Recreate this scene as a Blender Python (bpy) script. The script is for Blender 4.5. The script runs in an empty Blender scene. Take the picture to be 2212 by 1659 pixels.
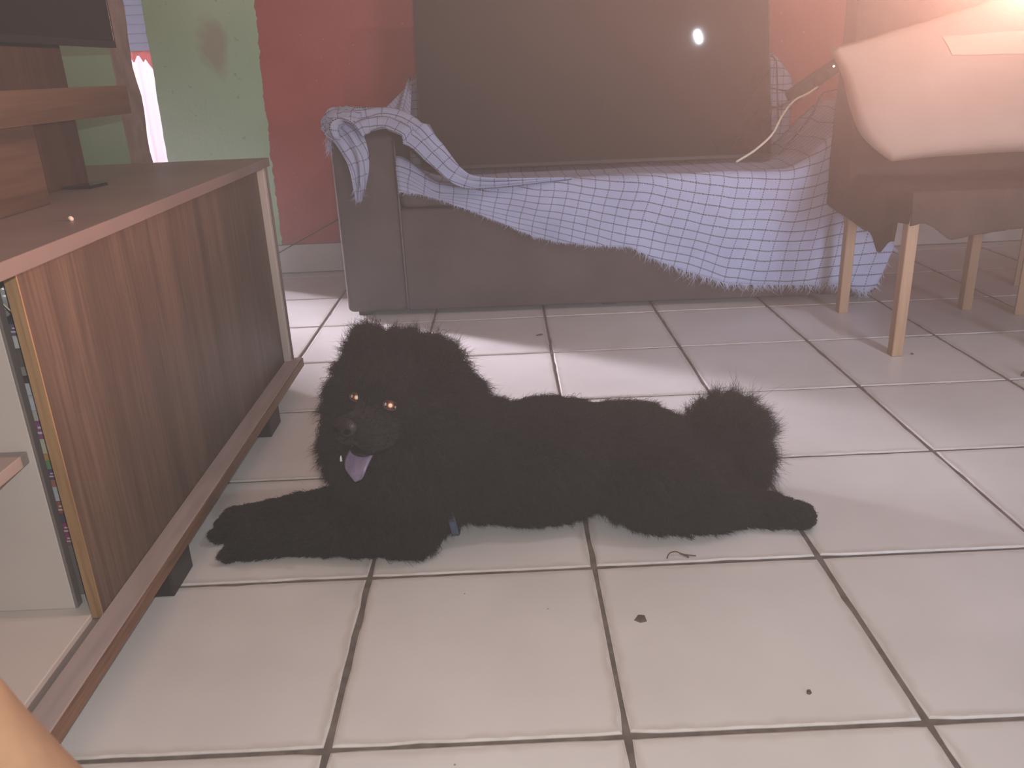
import bpy, bmesh, math, random
import numpy as np
from mathutils import Vector, Matrix, noise as mnoise
from mathutils.bvhtree import BVHTree
from mathutils.kdtree import KDTree

random.seed(7)
RNG = np.random.default_rng(7)
SC = bpy.context.scene
COL = SC.collection

# ------------------------------------------------------------------ camera
F_PX = 1798.255
R2 = Vector((0.99902673, -0.01797, -0.04026))
CAM = Vector((1.09141, -0.88738, 0.85511))
yaw, pitch, roll = 0.002453, 0.3624905, -0.0440505
fwd = Vector((math.sin(yaw) * math.cos(pitch), math.cos(yaw) * math.cos(pitch), -math.sin(pitch)))
rgt = Vector((math.cos(yaw), -math.sin(yaw), 0))
upv = rgt.cross(fwd)
R2 = math.cos(roll) * rgt + math.sin(roll) * upv
U2 = -math.sin(roll) * rgt + math.cos(roll) * upv
cd = bpy.data.cameras.new('camera')
cam = bpy.data.objects.new('camera', cd)
COL.objects.link(cam)
cd.sensor_fit = 'HORIZONTAL'
cd.sensor_width = 36.0
cd.lens = F_PX / 2212 * 36.0
cd.clip_start = 0.02
cd.dof.use_dof = True
cd.dof.focus_distance = 1.7
cd.dof.aperture_fstop = 13.0
m = Matrix((R2, U2, -fwd)).transposed().to_4x4()
m.translation = CAM
cam.matrix_world = m
SC.camera = cam

# ------------------------------------------------------------------ scatter volume added to imitate lens veil, exposure
SC.view_settings.view_transform = 'Standard'
SC.view_settings.look = 'None'
SC.view_settings.exposure = 0.0
SC.view_settings.gamma = 1.0
SC.view_settings.use_curve_mapping = False
SC.cycles.use_denoising = True
SC.cycles.use_adaptive_sampling = True
SC.cycles.adaptive_threshold = 0.035
SC.cycles.max_bounces = 5
SC.cycles.diffuse_bounces = 3
SC.cycles.transparent_max_bounces = 16
VEIL = 0.05
w = bpy.data.worlds.new('world')
SC.world = w
w.use_nodes = True
nt = w.node_tree
nt.nodes.clear()
out = nt.nodes.new('ShaderNodeOutputWorld')
bg = nt.nodes.new('ShaderNodeBackground')
bg.inputs[0].default_value = (0.75, 0.78, 1.0, 1)
bg.inputs[1].default_value = 0.0
vs = nt.nodes.new('ShaderNodeVolumeScatter')
vs.inputs['Color'].default_value = (1.0, 0.97, 0.95, 1)
vs.inputs['Density'].default_value = VEIL
vs.inputs['Anisotropy'].default_value = 0.6
nt.links.new(bg.outputs[0], out.inputs['Surface'])
nt.links.new(vs.outputs[0], out.inputs['Volume'])


# ------------------------------------------------------------------ lamps
def lamp(name, kind, loc, power, color, target=None, **kw):
    ld = bpy.data.lights.new(name, kind)
    ld.energy = power
    ld.color = color
    for k, v in kw.items():
        setattr(ld, k, v)
    o = bpy.data.objects.new(name, ld)
    COL.objects.link(o)
    o.location = loc
    if target is not None:
        o.rotation_euler = (Vector(target) - Vector(loc)).to_track_quat('-Z', 'Y').to_euler()
    return o


# the phone's flash, the room's warm bulb, daylight in the next room, an unseen fill added for the throw
lamp('flash_lamp', 'POINT', CAM + R2 * 0.02 + U2 * 0.07 - fwd * 0.01, 35.0, (0.98, 1.0, 1.0), shadow_soft_size=0.004)
lamp('ceiling_bulb', 'AREA', (2.46, 0.31, 2.30), 9.0, (0.85, 0.92, 1.0), target=(0.4, 2.5, 0.6), shape='RECTANGLE', size=0.008, size_y=0.06)
lamp('warm_lamp', 'SPOT', (1.78, 0.18, 0.925), 225.0, (1.0, 0.49, 0.36), target=(1.17, 0.06, 1.525),
     shadow_soft_size=0.03, spot_size=math.radians(170), spot_blend=1.0)
lamp('daylight_window', 'AREA', (-3.7, 5.0, 1.7), 11.0, (0.94, 0.86, 1.0), target=(0.50, 2.04, 0.0), shape='RECTANGLE', size=0.8, size_y=0.8, spread=math.radians(9.5))
lamp('throw_fill', 'AREA', (2.9, -2.3, 0.95), 7.0, (0.70, 0.77, 1.0), target=(1.95, 2.1, 0.30), shape='RECTANGLE', size=0.8, size_y=0.9, spread=math.radians(45))  # no window here: bluish fill added behind the camera to brighten the throw
lamp('curtain_daylight', 'AREA', (-1.1, 5.0, 0.95), 12.0, (1.0, 0.93, 0.98), target=(-1.0, 4.5, 0.95), shape='RECTANGLE', size=0.9, size_y=1.5)


# ------------------------------------------------------------------ material helpers
def new_mat(name):
    m = bpy.data.materials.new(name)
    m.use_nodes = True
    b = m.node_tree.nodes['Principled BSDF']
    return m, m.node_tree, b


def N(nt, t, **kw):
    n = nt.nodes.new(t)
    for k, v in kw.items():
        if k.startswith('i_'):
            key = k[2:]
            n.inputs[int(key) if key.isdigit() else key].default_value = v
        else:
            setattr(n, k, v)
    return n


def ramp(nt, fac, stops):
    r = nt.nodes.new('ShaderNodeValToRGB')
    e = r.color_ramp.elements
    e[0].position, e[0].color = stops[0][0], (*stops[0][1], 1)
    e[1].position, e[1].color = stops[-1][0], (*stops[-1][1], 1)
    for p, c in stops[1:-1]:
        x = e.new(p)
        x.color = (*c, 1)
    nt.links.new(fac, r.inputs[0])
    return r.outputs[0]


def coords(nt, scale=(1, 1, 1), which='Object', loc=(0, 0, 0)):
    tc = nt.nodes.new('ShaderNodeTexCoord')
    mp = nt.nodes.new('ShaderNodeMapping')
    mp.inputs['Scale'].default_value = scale
    mp.inputs['Location'].default_value = loc
    nt.links.new(tc.outputs[which], mp.inputs[0])
    return mp.outputs[0]


def bump(nt, b, h, strength=0.2, dist=0.002):
    bp = N(nt, 'ShaderNodeBump')
    bp.inputs['Strength'].default_value = strength
    bp.inputs['Distance'].default_value = dist
    nt.links.new(h, bp.inputs['Height'])
    nt.links.new(bp.outputs[0], b.inputs['Normal'])


def noisy(name, c1, c2, scale=8, rough=0.6, stretch=(1, 1, 1), detail=4, bmp=0.0, spec=0.5, bscale=None, metallic=0.0, lo=0.35, hi=0.65):
    m, nt, b = new_mat(name)
    co = coords(nt, stretch)
    n = N(nt, 'ShaderNodeTexNoise')
    n.inputs['Scale'].default_value = scale
    n.inputs['Detail'].default_value = detail
    nt.links.new(co, n.inputs['Vector'])
    nt.links.new(ramp(nt, n.outputs[0], [(lo, c1), (hi, c2)]), b.inputs['Base Color'])
    b.inputs['Roughness'].default_value = rough
    b.inputs['Metallic'].default_value = metallic
    b.inputs['Specular IOR Level'].default_value = spec
    if bmp:
        n2 = N(nt, 'ShaderNodeTexNoise')
        n2.inputs['Scale'].default_value = bscale or scale * 4
        nt.links.new(co, n2.inputs['Vector'])
        bump(nt, b, n2.outputs[0], bmp)
    return m


def wood(name, c1, c2, c3, axis='Z', scale=26, rough=0.45, offset=0.0):
    """straight grain running along AXIS"""
    m, nt, b = new_mat(name)
    st = {'X': (0.045, 1, 1), 'Y': (1, 0.045, 1), 'Z': (1, 1, 0.045)}[axis]
    co = coords(nt, st, loc=(offset, offset, offset))
    n = N(nt, 'ShaderNodeTexNoise')
    n.inputs['Scale'].default_value = scale
    n.inputs['Detail'].default_value = 6
    n.inputs['Distortion'].default_value = 0.35
    nt.links.new(co, n.inputs['Vector'])
    n2 = N(nt, 'ShaderNodeTexNoise')
    n2.inputs['Scale'].default_value = scale * 6
    n2.inputs['Detail'].default_value = 3
    nt.links.new(co, n2.inputs['Vector'])
    mx = N(nt, 'ShaderNodeMix')
    mx.data_type = 'FLOAT'
    mx.inputs[0].default_value = 0.4
    nt.links.new(n.outputs[0], mx.inputs[2])
    nt.links.new(n2.outputs[0], mx.inputs[3])
    nt.links.new(ramp(nt, mx.outputs[0], [(0.36, c1), (0.5, c2), (0.64, c3)]), b.inputs['Base Color'])
    b.inputs['Roughness'].default_value = rough
    bump(nt, b, mx.outputs[0], 0.15, 0.001)
    return m


def plain(name, c, rough=0.5, spec=0.5, metallic=0.0, emit=None):
    m, nt, b = new_mat(name)
    n = N(nt, 'ShaderNodeTexNoise')
    n.inputs['Scale'].default_value = 30
    nt.links.new(coords(nt), n.inputs['Vector'])
    nt.links.new(ramp(nt, n.outputs[0], [(0.3, tuple(x * 0.92 for x in c)), (0.7, tuple(min(1, x * 1.06) for x in c))]), b.inputs['Base Color'])
    b.inputs['Roughness'].default_value = rough
    b.inputs['Specular IOR Level'].default_value = spec
    b.inputs['Metallic'].default_value = metallic
    if emit:
        b.inputs['Emission Color'].default_value = (*c, 1)
        b.inputs['Emission Strength'].default_value = emit
    return m


# ------------------------------------------------------------------ object helpers
def link(name, me, mat=None, parent=None, smooth=False, loc=None):
    if isinstance(me, bmesh.types.BMesh):
        bmesh.ops.recalc_face_normals(me, faces=me.faces)
        d = bpy.data.meshes.new(name)
        me.to_mesh(d)
        me.free()
        me = d
    if mat is not None and not me.materials:
        me.materials.append(mat)
    if smooth:
        me.polygons.foreach_set('use_smooth', [True] * len(me.polygons))
    o = bpy.data.objects.new(name, me)
    COL.objects.link(o)
    if loc is not None:
        o.location = loc
    if parent is not None:
        o.parent = parent
    return o


def tag(o, label=None, cat=None, group=None, kind=None):
    if label:
        o['label'] = label
    if cat:
        o['category'] = cat
    if group:
        o['group'] = group
    if kind:
        o['kind'] = kind
    return o


def thing(name, label, cat, loc=(0, 0, 0), rz=0.0, group=None):
    o = bpy.data.objects.new(name, None)
    o.empty_display_size = 0.05
    COL.objects.link(o)
    o.location = loc
    o.rotation_euler = (0, 0, rz)
    return tag(o, label, cat, group)


def box(bm, lo, hi, bev=0.0, seg=2):
    lo, hi = Vector(lo), Vector(hi)
    r = bmesh.ops.create_cube(bm, size=1.0)
    vs = r['verts']
    for v in vs:
        v.co = Vector((lo[i] + (v.co[i] + 0.5) * (hi[i] - lo[i]) for i in range(3)))
    if bev > 0:
        es = list({e for v in vs for e in v.link_edges})
        bmesh.ops.bevel(bm, geom=es, offset=bev, segments=seg, affect='EDGES', profile=0.5)
    return bm


def boxo(name, lo, hi, mat, parent=None, bev=0.002, seg=2, smooth=False):
    bm = bmesh.new()
    box(bm, lo, hi, bev, seg)
    return link(name, bm, mat, parent, smooth)


def tube(bm, pts, r, seg=8, taper=None, cap=True):
    pts = [Vector(p) for p in pts]
    rings = []
    for i, p in enumerate(pts):
        a = pts[max(i - 1, 0)]
        b = pts[min(i + 1, len(pts) - 1)]
        t = (b - a).normalized()
        n = t.orthogonal().normalized() if i == 0 else (n - t * n.dot(t)).normalized()
        bt = t.cross(n)
        rr = r if taper is None else r * taper[i]
        rings.append([bm.verts.new(p + (n * math.cos(2 * math.pi * k / seg) + bt * math.sin(2 * math.pi * k / seg)) * rr) for k in range(seg)])
    for a, b in zip(rings, rings[1:]):
        for k in range(seg):
            bm.faces.new((a[k], a[(k + 1) % seg], b[(k + 1) % seg], b[k]))
    if cap:
        bm.faces.new(rings[0][::-1])
        bm.faces.new(rings[-1])
    return bm


def spline(pts, n):
    """Catmull-Rom through pts"""
    P = [Vector(p) for p in pts]
    P = [P[0] * 2 - P[1]] + P + [P[-1] * 2 - P[-2]]
    k = len(P) - 3
    res = []
    for i in range(n + 1):
        u = i / n * k
        j = min(int(u), k - 1)
        t = u - j
        a, b, c, d = P[j:j + 4]
        res.append(0.5 * ((2 * b) + (c - a) * t + (2 * a - 5 * b + 4 * c - d) * t * t + (3 * b - a - 3 * c + d) * t ** 3))
    return res


def smoothstep(a, b, x):
    t = min(max((x - a) / (b - a), 0), 1)
    return t * t * (3 - 2 * t)


def interp(x, xs, ys):
    return float(np.interp(x, xs, ys))


def nz(x, y, z=0.0):
    return mnoise.noise(Vector((x, y, z)))


def strands(name, roots, tips_fn, r0, mat, parent, npts=5):
    """hair curves: tips_fn gives (n, npts, 3) points"""
    pts = tips_fn
    n = pts.shape[0]
    hc = bpy.data.hair_curves.new(name)
    hc.add_curves([npts] * n)
    hc.position_data.foreach_set('vector', np.ascontiguousarray(pts.reshape(-1), dtype=np.float32))
    rad = np.tile(np.linspace(1, 0.08, npts), n) * (np.repeat(r0, npts) if np.ndim(r0) else r0)
    a = hc.attributes.get('radius') or hc.attributes.new('radius', 'FLOAT', 'POINT')
    a.data.foreach_set('value', rad.astype(np.float32))
    hc.materials.append(mat)
    o = bpy.data.objects.new(name, hc)
    COL.objects.link(o)
    o.parent = parent
    return o


# ------------------------------------------------------------------ FLOOR
T = 0.41


def tile_material():
    m, nt, b = new_mat('glazed_tile')
    tc = nt.nodes.new('ShaderNodeTexCoord')
    sep = N(nt, 'ShaderNodeSeparateXYZ')
    nt.links.new(tc.outputs['Object'], sep.inputs[0])

    def mth(op, a, bb=None, val=None):
        n = N(nt, 'ShaderNodeMath', operation=op)
        nt.links.new(a, n.inputs[0])
        if bb is not None:
            nt.links.new(bb, n.inputs[1])
        if val is not None:
            n.inputs[1].default_value = val
        return n.outputs[0]
    ax = mth('ABSOLUTE', sep.outputs[0])
    ay = mth('ABSOLUTE', sep.outputs[1])
    mxm = mth('MAXIMUM', ax, ay)
    n = N(nt, 'ShaderNodeTexNoise')
    n.inputs['Scale'].default_value = 22
    n.inputs['Detail'].default_value = 4
    geo = N(nt, 'ShaderNodeNewGeometry')
    nt.links.new(geo.outputs['Position'], n.inputs['Vector'])
    wob = mth('MULTIPLY', n.outputs[0], val=0.022)
    edge = mth('ADD', mxm, wob)
    dirt = ramp(nt, edge, [(0.196, (0, 0, 0)), (0.207, (1, 1, 1)), (0.2125, (0, 0, 0))])
    n2 = N(nt, 'ShaderNodeTexNoise')
    n2.inputs['Scale'].default_value = 3.5
    n2.inputs['Detail'].default_value = 5
    nt.links.new(geo.outputs['Position'], n2.inputs['Vector'])
    base = ramp(nt, n2.outputs[0], [(0.3, (0.66, 0.625, 0.595)), (0.7, (0.77, 0.735, 0.705))])
    mix = N(nt, 'ShaderNodeMix', data_type='RGBA')
    dm = mth('MULTIPLY', dirt, val=0.45)
    nt.links.new(dm, mix.inputs[0])
    nt.links.new(base, mix.inputs[6])
    mix.inputs[7].default_value = (0.46, 0.40, 0.33, 1)
    # small dark specks
    vo = N(nt, 'ShaderNodeTexVoronoi')
    vo.inputs['Scale'].default_value = 21
    nt.links.new(geo.outputs['Position'], vo.inputs['Vector'])
    sepc = N(nt, 'ShaderNodeSeparateColor')
    nt.links.new(vo.outputs['Color'], sepc.inputs[0])
    sm = mth('MULTIPLY', mth('LESS_THAN', vo.outputs['Distance'], val=0.034), mth('GREATER_THAN', sepc.outputs[0], val=0.86))
    mix2 = N(nt, 'ShaderNodeMix', data_type='RGBA')
    nt.links.new(mth('MULTIPLY', sm, val=0.7), mix2.inputs[0])
    nt.links.new(mix.outputs[2], mix2.inputs[6])
    mix2.inputs[7].default_value = (0.16, 0.12, 0.10, 1)
    nt.links.new(mix2.outputs[2], b.inputs['Base Color'])
    b.inputs['Roughness'].default_value = 0.33
    b.inputs['Specular IOR Level'].default_value = 0.4
    bump(nt, b, n2.outputs[0], 0.08, 0.002)
    return m


M_tile = tile_material()
M_grout = noisy('grout', (0.125, 0.098, 0.082), (0.20, 0.165, 0.14), 30, 0.9, bmp=0.5)
floor = boxo('floor', (-4.0, -2.6, -0.06), (4.6, 5.4, -0.0035), M_grout, bev=0)
tag(floor, kind='structure')


def tile_mesh(seed):
    bm = bmesh.new()
    rr = random.Random(seed)
    h = T / 2 - 0.0042
    n = 10
    ring = []
    for s in range(4):
        for k in range(n):
            t = -1 + 2 * k / n
            x, y = [(t, -1), (1, t), (-t, 1), (-1, -t)][s]
            chip = 0.0
            if rr.random() < 0.10:
                chip = rr.uniform(0.0008, 0.0028)
            jit = rr.uniform(-0.0004, 0.0004)
            f = 1 - (chip + jit) / h
            # pull only the coordinate normal to this side
            X, Y = x * h, y * h
            if s in (0, 2):
                Y *= f
            else:
                X *= f
            c = 0.0035
            X = max(-h, min(h, X))
            if k == 0:
                X *= 1 - c / h * 0.35
                Y *= 1 - c / h * 0.35
            ring.append((X, Y))
    top = [bm.verts.new((x * (1 - 0.0032 / h), y * (1 - 0.0032 / h), 0)) for x, y in ring]
    mid = [bm.verts.new((x, y, -0.0016)) for x, y in ring]
    bot = [bm.verts.new((x, y, -0.010)) for x, y in ring]
    bm.faces.new(top)
    L = len(ring)
    for a, b in ((top, mid), (mid, bot)):
        for k in range(L):
            bm.faces.new((a[k], b[k], b[(k + 1) % L], a[(k + 1) % L]))
    bmesh.ops.recalc_face_normals(bm, faces=bm.faces)
    me = bpy.data.meshes.new('tile')
    bm.to_mesh(me)
    bm.free()
    me.materials.append(M_tile)
    return me


tile_meshes = [tile_mesh(i) for i in range(6)]
for i in range(-3, 9):
    for j in range(-2, 7):
        o = bpy.data.objects.new('tile', tile_meshes[random.randrange(6)])
        COL.objects.link(o)
        o.location = ((i + 0.5) * T + random.uniform(-.0008, .0008), (j + 0.5) * T + random.uniform(-.0008, .0008), random.uniform(-0.0006, 0.0))
        o.rotation_euler = (random.uniform(-.0012, .0012), random.uniform(-.0012, .0012), random.choice([0, 1, 2, 3]) * math.pi / 2 + random.uniform(-.001, .001))
        o.parent = floor
# cut row against the back wall
bm = bmesh.new()
box(bm, (-T / 2 + .0042, -0.046, -0.010), (T / 2 - .0042, 0.046, 0), 0.0016, 1)
bmesh.ops.recalc_face_normals(bm, faces=bm.faces)
cutme = bpy.data.meshes.new('tile')
bm.to_mesh(cutme)
bm.free()
cutme.materials.append(M_tile)
for i in range(-2, 9):
    o = bpy.data.objects.new('tile', cutme)
    COL.objects.link(o)
    o.location = ((i + 0.5) * T, 7 * T + 0.050, 0)
    o.parent = floor


# ------------------------------------------------------------------ WALLS
def wall_paint():
    m, nt, b = new_mat('wall_paint')
    geo = N(nt, 'ShaderNodeNewGeometry')
    sep = N(nt, 'ShaderNodeSeparateXYZ')
    nt.links.new(geo.outputs['Position'], sep.inputs[0])

    def noise(s, d=3):
        n = N(nt, 'ShaderNodeTexNoise')
        n.inputs['Scale'].default_value = s
        n.inputs['Detail'].default_value = d
        nt.links.new(geo.outputs['Position'], n.inputs['Vector'])
        return n.outputs[0]

    def mth(op, a, bb=None, val=None):
        n = N(nt, 'ShaderNodeMath', operation=op)
        nt.links.new(a, n.inputs[0])
        if bb is not None:
            nt.links.new(bb, n.inputs[1])
        if val is not None:
            n.inputs[1].default_value = val
        return n.outputs[0]
    # wavy boundary between the two paints: x = 0.062 + 0.022 z + noise
    zz = mth('MULTIPLY', sep.outputs[2], val=-0.026)
    wob = mth('MULTIPLY', noise(26, 4), val=0.028)
    wob2 = mth('MULTIPLY', noise(3.0, 1), val=0.03)
    xx = mth('ADD', mth('ADD', mth('ADD', sep.outputs[0], zz), wob), wob2)
    side = mth('GREATER_THAN', xx, val=0.087)
    g = ramp(nt, noise(2.2, 6), [(0.3, (0.46, 0.68, 0.43)), (0.72, (0.58, 0.78, 0.53))])
    # worn pinkish patch
    px = mth('ADD', sep.outputs[0], val=0.105)
    pz = mth('MULTIPLY', mth('ADD', sep.outputs[2], val=-0.985), val=0.60)
    d = mth('SQRT', mth('ADD', mth('MULTIPLY', px, px), mth('MULTIPLY', pz, pz)))
    d = mth('ADD', d, mth('MULTIPLY', noise(16, 5), val=0.09))
    patch = ramp(nt, d, [(0.085, (1, 1, 1)), (0.125, (0, 0, 0))])
    mixp = N(nt, 'ShaderNodeMix', data_type='RGBA')
    nt.links.new(mth('MULTIPLY', patch, val=0.55), mixp.inputs[0])
    nt.links.new(g, mixp.inputs[6])
    mixp.inputs[7].default_value = (0.42, 0.29, 0.21, 1)
    sc = ramp(nt, noise(48, 2), [(0.26, (1, 1, 1)), (0.30, (0, 0, 0))])
    mixs = N(nt, 'ShaderNodeMix', data_type='RGBA')
    nt.links.new(mth('MULTIPLY', sc, val=0.35), mixs.inputs[0])
    nt.links.new(mixp.outputs[2], mixs.inputs[6])
    mixs.inputs[7].default_value = (0.2, 0.24, 0.17, 1)
    r = ramp(nt, noise(3.0, 6), [(0.3, (0.47, 0.085, 0.075)), (0.7, (0.56, 0.115, 0.10))])
    vo = N(nt, 'ShaderNodeTexVoronoi')
    vo.inputs['Scale'].default_value = 17
    nt.links.new(geo.outputs['Position'], vo.inputs['Vector'])
    sp = mth('LESS_THAN', vo.outputs['Distance'], val=0.055)
    mixr = N(nt, 'ShaderNodeMix', data_type='RGBA')
    nt.links.new(mth('MULTIPLY', sp, val=0.5), mixr.inputs[0])
    nt.links.new(r, mixr.inputs[6])
    mixr.inputs[7].default_value = (0.6, 0.4, 0.32, 1)
    mix = N(nt, 'ShaderNodeMix', data_type='RGBA')
    nt.links.new(side, mix.inputs[0])
    nt.links.new(mixs.outputs[2], mix.inputs[6])
    nt.links.new(mixr.outputs[2], mix.inputs[7])
    nt.links.new(mix.outputs[2], b.inputs['Base Color'])
    b.inputs['Roughness'].default_value = 0.6
    bump(nt, b, noise(70, 4), 0.35, 0.003)
    return m


M_wall = wall_paint()
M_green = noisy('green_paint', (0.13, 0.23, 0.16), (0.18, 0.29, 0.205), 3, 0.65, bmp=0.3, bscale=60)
M_plaster = noisy('bare_plaster', (0.15, 0.125, 0.112), (0.23, 0.195, 0.175), 14, 0.9, bmp=0.6, bscale=60)
M_white = noisy('white_wall', (0.62, 0.58, 0.55), (0.70, 0.66, 0.62), 2, 0.8)


def ragged_wall(name, x0, xe, y0, y1, z1, ragged_at, mat, jamb, slope=0.0, amp=0.008):
    """A wall slab between x0 and xe whose free end (ragged_at: 'lo' or 'hi') is rough, broken plaster."""
    bm = bmesh.new()
    n = 70
    A, B, E0, E1 = [], [], [], []
    for k in range(n + 1):
        z = z1 * k / n
        j = amp * (nz(z * 9, 1.3) + 0.5 * nz(z * 31, 5.1)) + slope * z
        j2 = amp * (nz(z * 8, 7.3) + 0.5 * nz(z * 27, 2.1)) + slope * z
        far = x0 if ragged_at == 'hi' else xe
        edge = xe if ragged_at == 'hi' else x0
        A.append(bm.verts.new((far, y0, z)))
        E0.append(bm.verts.new((edge + j, y0, z)))
        E1.append(bm.verts.new((edge + j2 + (-0.02 if ragged_at == 'hi' else 0.0), y1, z)))
        B.append(bm.verts.new((far, y1, z)))
    fj = []
    for k in range(n):
        bm.faces.new((A[k], E0[k], E0[k + 1], A[k + 1]))
        f = bm.faces.new((E0[k], E1[k], E1[k + 1], E0[k + 1]))
        f.material_index = 1
        bm.faces.new((E1[k], B[k], B[k + 1], E1[k + 1]))
    bm.faces.new((A[-1], E0[-1], E1[-1], B[-1]))
    bm.faces.new((A[0], B[0], E1[0], E0[0]))
    bmesh.ops.recalc_face_normals(bm, faces=bm.faces)
    me = bpy.data.meshes.new(name)
    bm.to_mesh(me)
    bm.free()
    me.materials.append(mat)
    me.materials.append(jamb)
    o = bpy.data.objects.new(name, me)
    COL.objects.link(o)
    return tag(o, kind='structure')


ragged_wall('wall_back', -0.395, 4.3, 2.97, 3.12, 2.75, 'lo', M_wall, M_plaster, slope=0.012)
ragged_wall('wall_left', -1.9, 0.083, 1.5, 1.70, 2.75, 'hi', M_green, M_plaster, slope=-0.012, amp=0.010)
tag(boxo('wall_right', (4.2, -2.5, 0), (4.3, 3.12, 2.75), M_white, bev=0), kind='structure')
tag(boxo('wall_front', (-1.9, -2.6, 0), (4.3, -2.5, 2.75), M_white, bev=0), kind='structure')
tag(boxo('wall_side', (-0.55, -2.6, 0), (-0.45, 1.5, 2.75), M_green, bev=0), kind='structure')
tag(boxo('ceiling', (-4.0, -2.6, 2.75), (4.6, 5.4, 2.85), M_white, bev=0), kind='structure')

# baseboard of cut tiles along the back wall
bb = boxo('baseboard_back', (-0.39, 2.962, 0.0), (4.2, 2.972, 0.133), M_grout, bev=0)
tag(bb, kind='structure')
bm = bmesh.new()
box(bm, (-T / 2 + .001, -0.004, -0.064), (T / 2 - .001, 0.004, 0.064), 0.0015, 1)
bbme = bpy.data.meshes.new('tile')
bm.to_mesh(bbme)
bm.free()
bbme.materials.append(M_tile)
for k in range(11):
    o = bpy.data.objects.new('tile', bbme)
    COL.objects.link(o)
    o.location = (-0.18 + k * T, 2.958, 0.068)
    o.parent = bb

# ------------------------------------------------------------------ NEXT ROOM seen through the gap
far = boxo('wall_far', (-4.0, 5.2, 0), (4.6, 5.3, 2.75), M_white, bev=0)
tag(far, kind='structure')
tag(boxo('wall_end', (-4.0, 1.5, 0), (-3.9, 5.3, 2.75), M_white, bev=0), kind='structure')


def backlit(name, c1, c2, front, share=0.75, scale=5):
    m, nt, b = new_mat(name)
    nt.nodes.remove(b)
    o_ = nt.nodes['Material Output']
    d1 = N(nt, 'ShaderNodeBsdfDiffuse')
    d1.inputs[0].default_value = (*front, 1)
    d2 = N(nt, 'ShaderNodeBsdfTranslucent')
    nn = N(nt, 'ShaderNodeTexNoise')
    nn.inputs['Scale'].default_value = scale
    nt.links.new(coords(nt, (1, 1, 0.4)), nn.inputs['Vector'])
    nt.links.new(ramp(nt, nn.outputs[0], [(0.3, c1), (0.7, c2)]), d2.inputs[0])
    ms = N(nt, 'ShaderNodeMixShader')
    ms.inputs[0].default_value = share
    nt.links.new(d1.outputs[0], ms.inputs[1])
    nt.links.new(d2.outputs[0], ms.inputs[2])
    nt.links.new(ms.outputs[0], o_.inputs['Surface'])
    return m


M_slat = backlit('slat_plastic', (0.55, 0.56, 0.66), (0.62, 0.63, 0.72), (0.5, 0.5, 0.58), 0.6)
sh = thing('roller_shutter', 'grey lavender roller shutter seen through the narrow wall gap', 'shutter', (-1.08, 4.62, 1.04))
bm = bmesh.new()
box(bm, (-0.32, -0.003, 0), (0.32, 0.0, 0.0500), 0.001, 1)
slme = bpy.data.meshes.new('slat')
bm.to_mesh(slme)
bm.free()
slme.materials.append(M_slat)
for k in range(16):
    o = bpy.data.objects.new('slat', slme)
    COL.objects.link(o)
    o.location = (0, 0, 0.052 * k)
    o.rotation_euler = (0.03, 0, 0)
    o.parent = sh

mcur = backlit('thin_curtain', (0.93, 0.72, 0.82), (0.95, 0.82, 0.90), (0.9, 0.62, 0.72))
bm = bmesh.new()
nx, nzn = 40, 16
g = [[bm.verts.new((-1.42 + 0.62 * i / nx, 4.66 + 0.016 * math.sin(i * 1.1) * (1 - 0.5 * k / nzn), 0.12 + 0.90 * k / nzn)) for k in range(nzn + 1)] for i in range(nx + 1)]
for i in range(nx):
    for k in range(nzn):
        bm.faces.new((g[i][k], g[i + 1][k], g[i + 1][k + 1], g[i][k + 1]))
cur = tag(link('curtain', bm, mcur, smooth=True), 'pale pink backlit curtain below the shutter in the next room', 'curtain')
M_red = backlit('red_cloth', (0.70, 0.16, 0.15), (0.75, 0.22, 0.20), (0.5, 0.1, 0.09), 0.7)
bm = bmesh.new()
g = []
for i in range(13):
    x = -1.14 + 0.14 * i / 12
    dip = 0.05 * abs(math.sin(i * 0.62)) + (0.06 if i > 9 else 0)
    g.append((bm.verts.new((x, 4.60 + 0.01 * math.sin(i), 1.045)), bm.verts.new((x, 4.595 + 0.012 * math.sin(i * 1.3), 1.03 - dip))))
for a, c in zip(g, g[1:]):
    bm.faces.new((a[0], c[0], c[1], a[1]))
link('hem_band', bm, M_red, cur, smooth=True)

# ------------------------------------------------------------------ TV CABINET (left)
M_grey = noisy('grey_laminate', (0.165, 0.135, 0.125), (0.20, 0.165, 0.15), 5, 0.45)
M_rail = noisy('rail_laminate', (0.33, 0.27, 0.25), (0.40, 0.33, 0.31), 12, 0.5, stretch=(4, 0.5, 4))
M_cream = noisy('white_laminate', (0.56, 0.50, 0.45), (0.62, 0.56, 0.51), 3, 0.5)
M_door = wood('walnut_door', (0.070, 0.045, 0.030), (0.105, 0.070, 0.047), (0.155, 0.106, 0.073), 'Z', 26, 0.5)
M_oak = wood('oak_edge', (0.24, 0.135, 0.06), (0.32, 0.19, 0.088), (0.38, 0.235, 0.112), 'Z', 60, 0.5)
M_edge = wood('raw_board_edge', (0.13, 0.065, 0.038), (0.21, 0.11, 0.062), (0.30, 0.165, 0.095), 'Y', 40, 0.6)
M_black = plain('black_plastic', (0.016, 0.014, 0.013), 0.45)
cab = thing('tv_cabinet', 'long low cabinet with grey top and brown wood sliding door along the left side', 'cabinet', (0.24, 0.4, 0))
CP = Vector((0.24, 0.4, 0))


def cpart(name, lo, hi, mat, par=cab, bev=0.0015, off=CP):
    return boxo(name, Vector(lo) - off, Vector(hi) - off, mat, par, bev)


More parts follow.
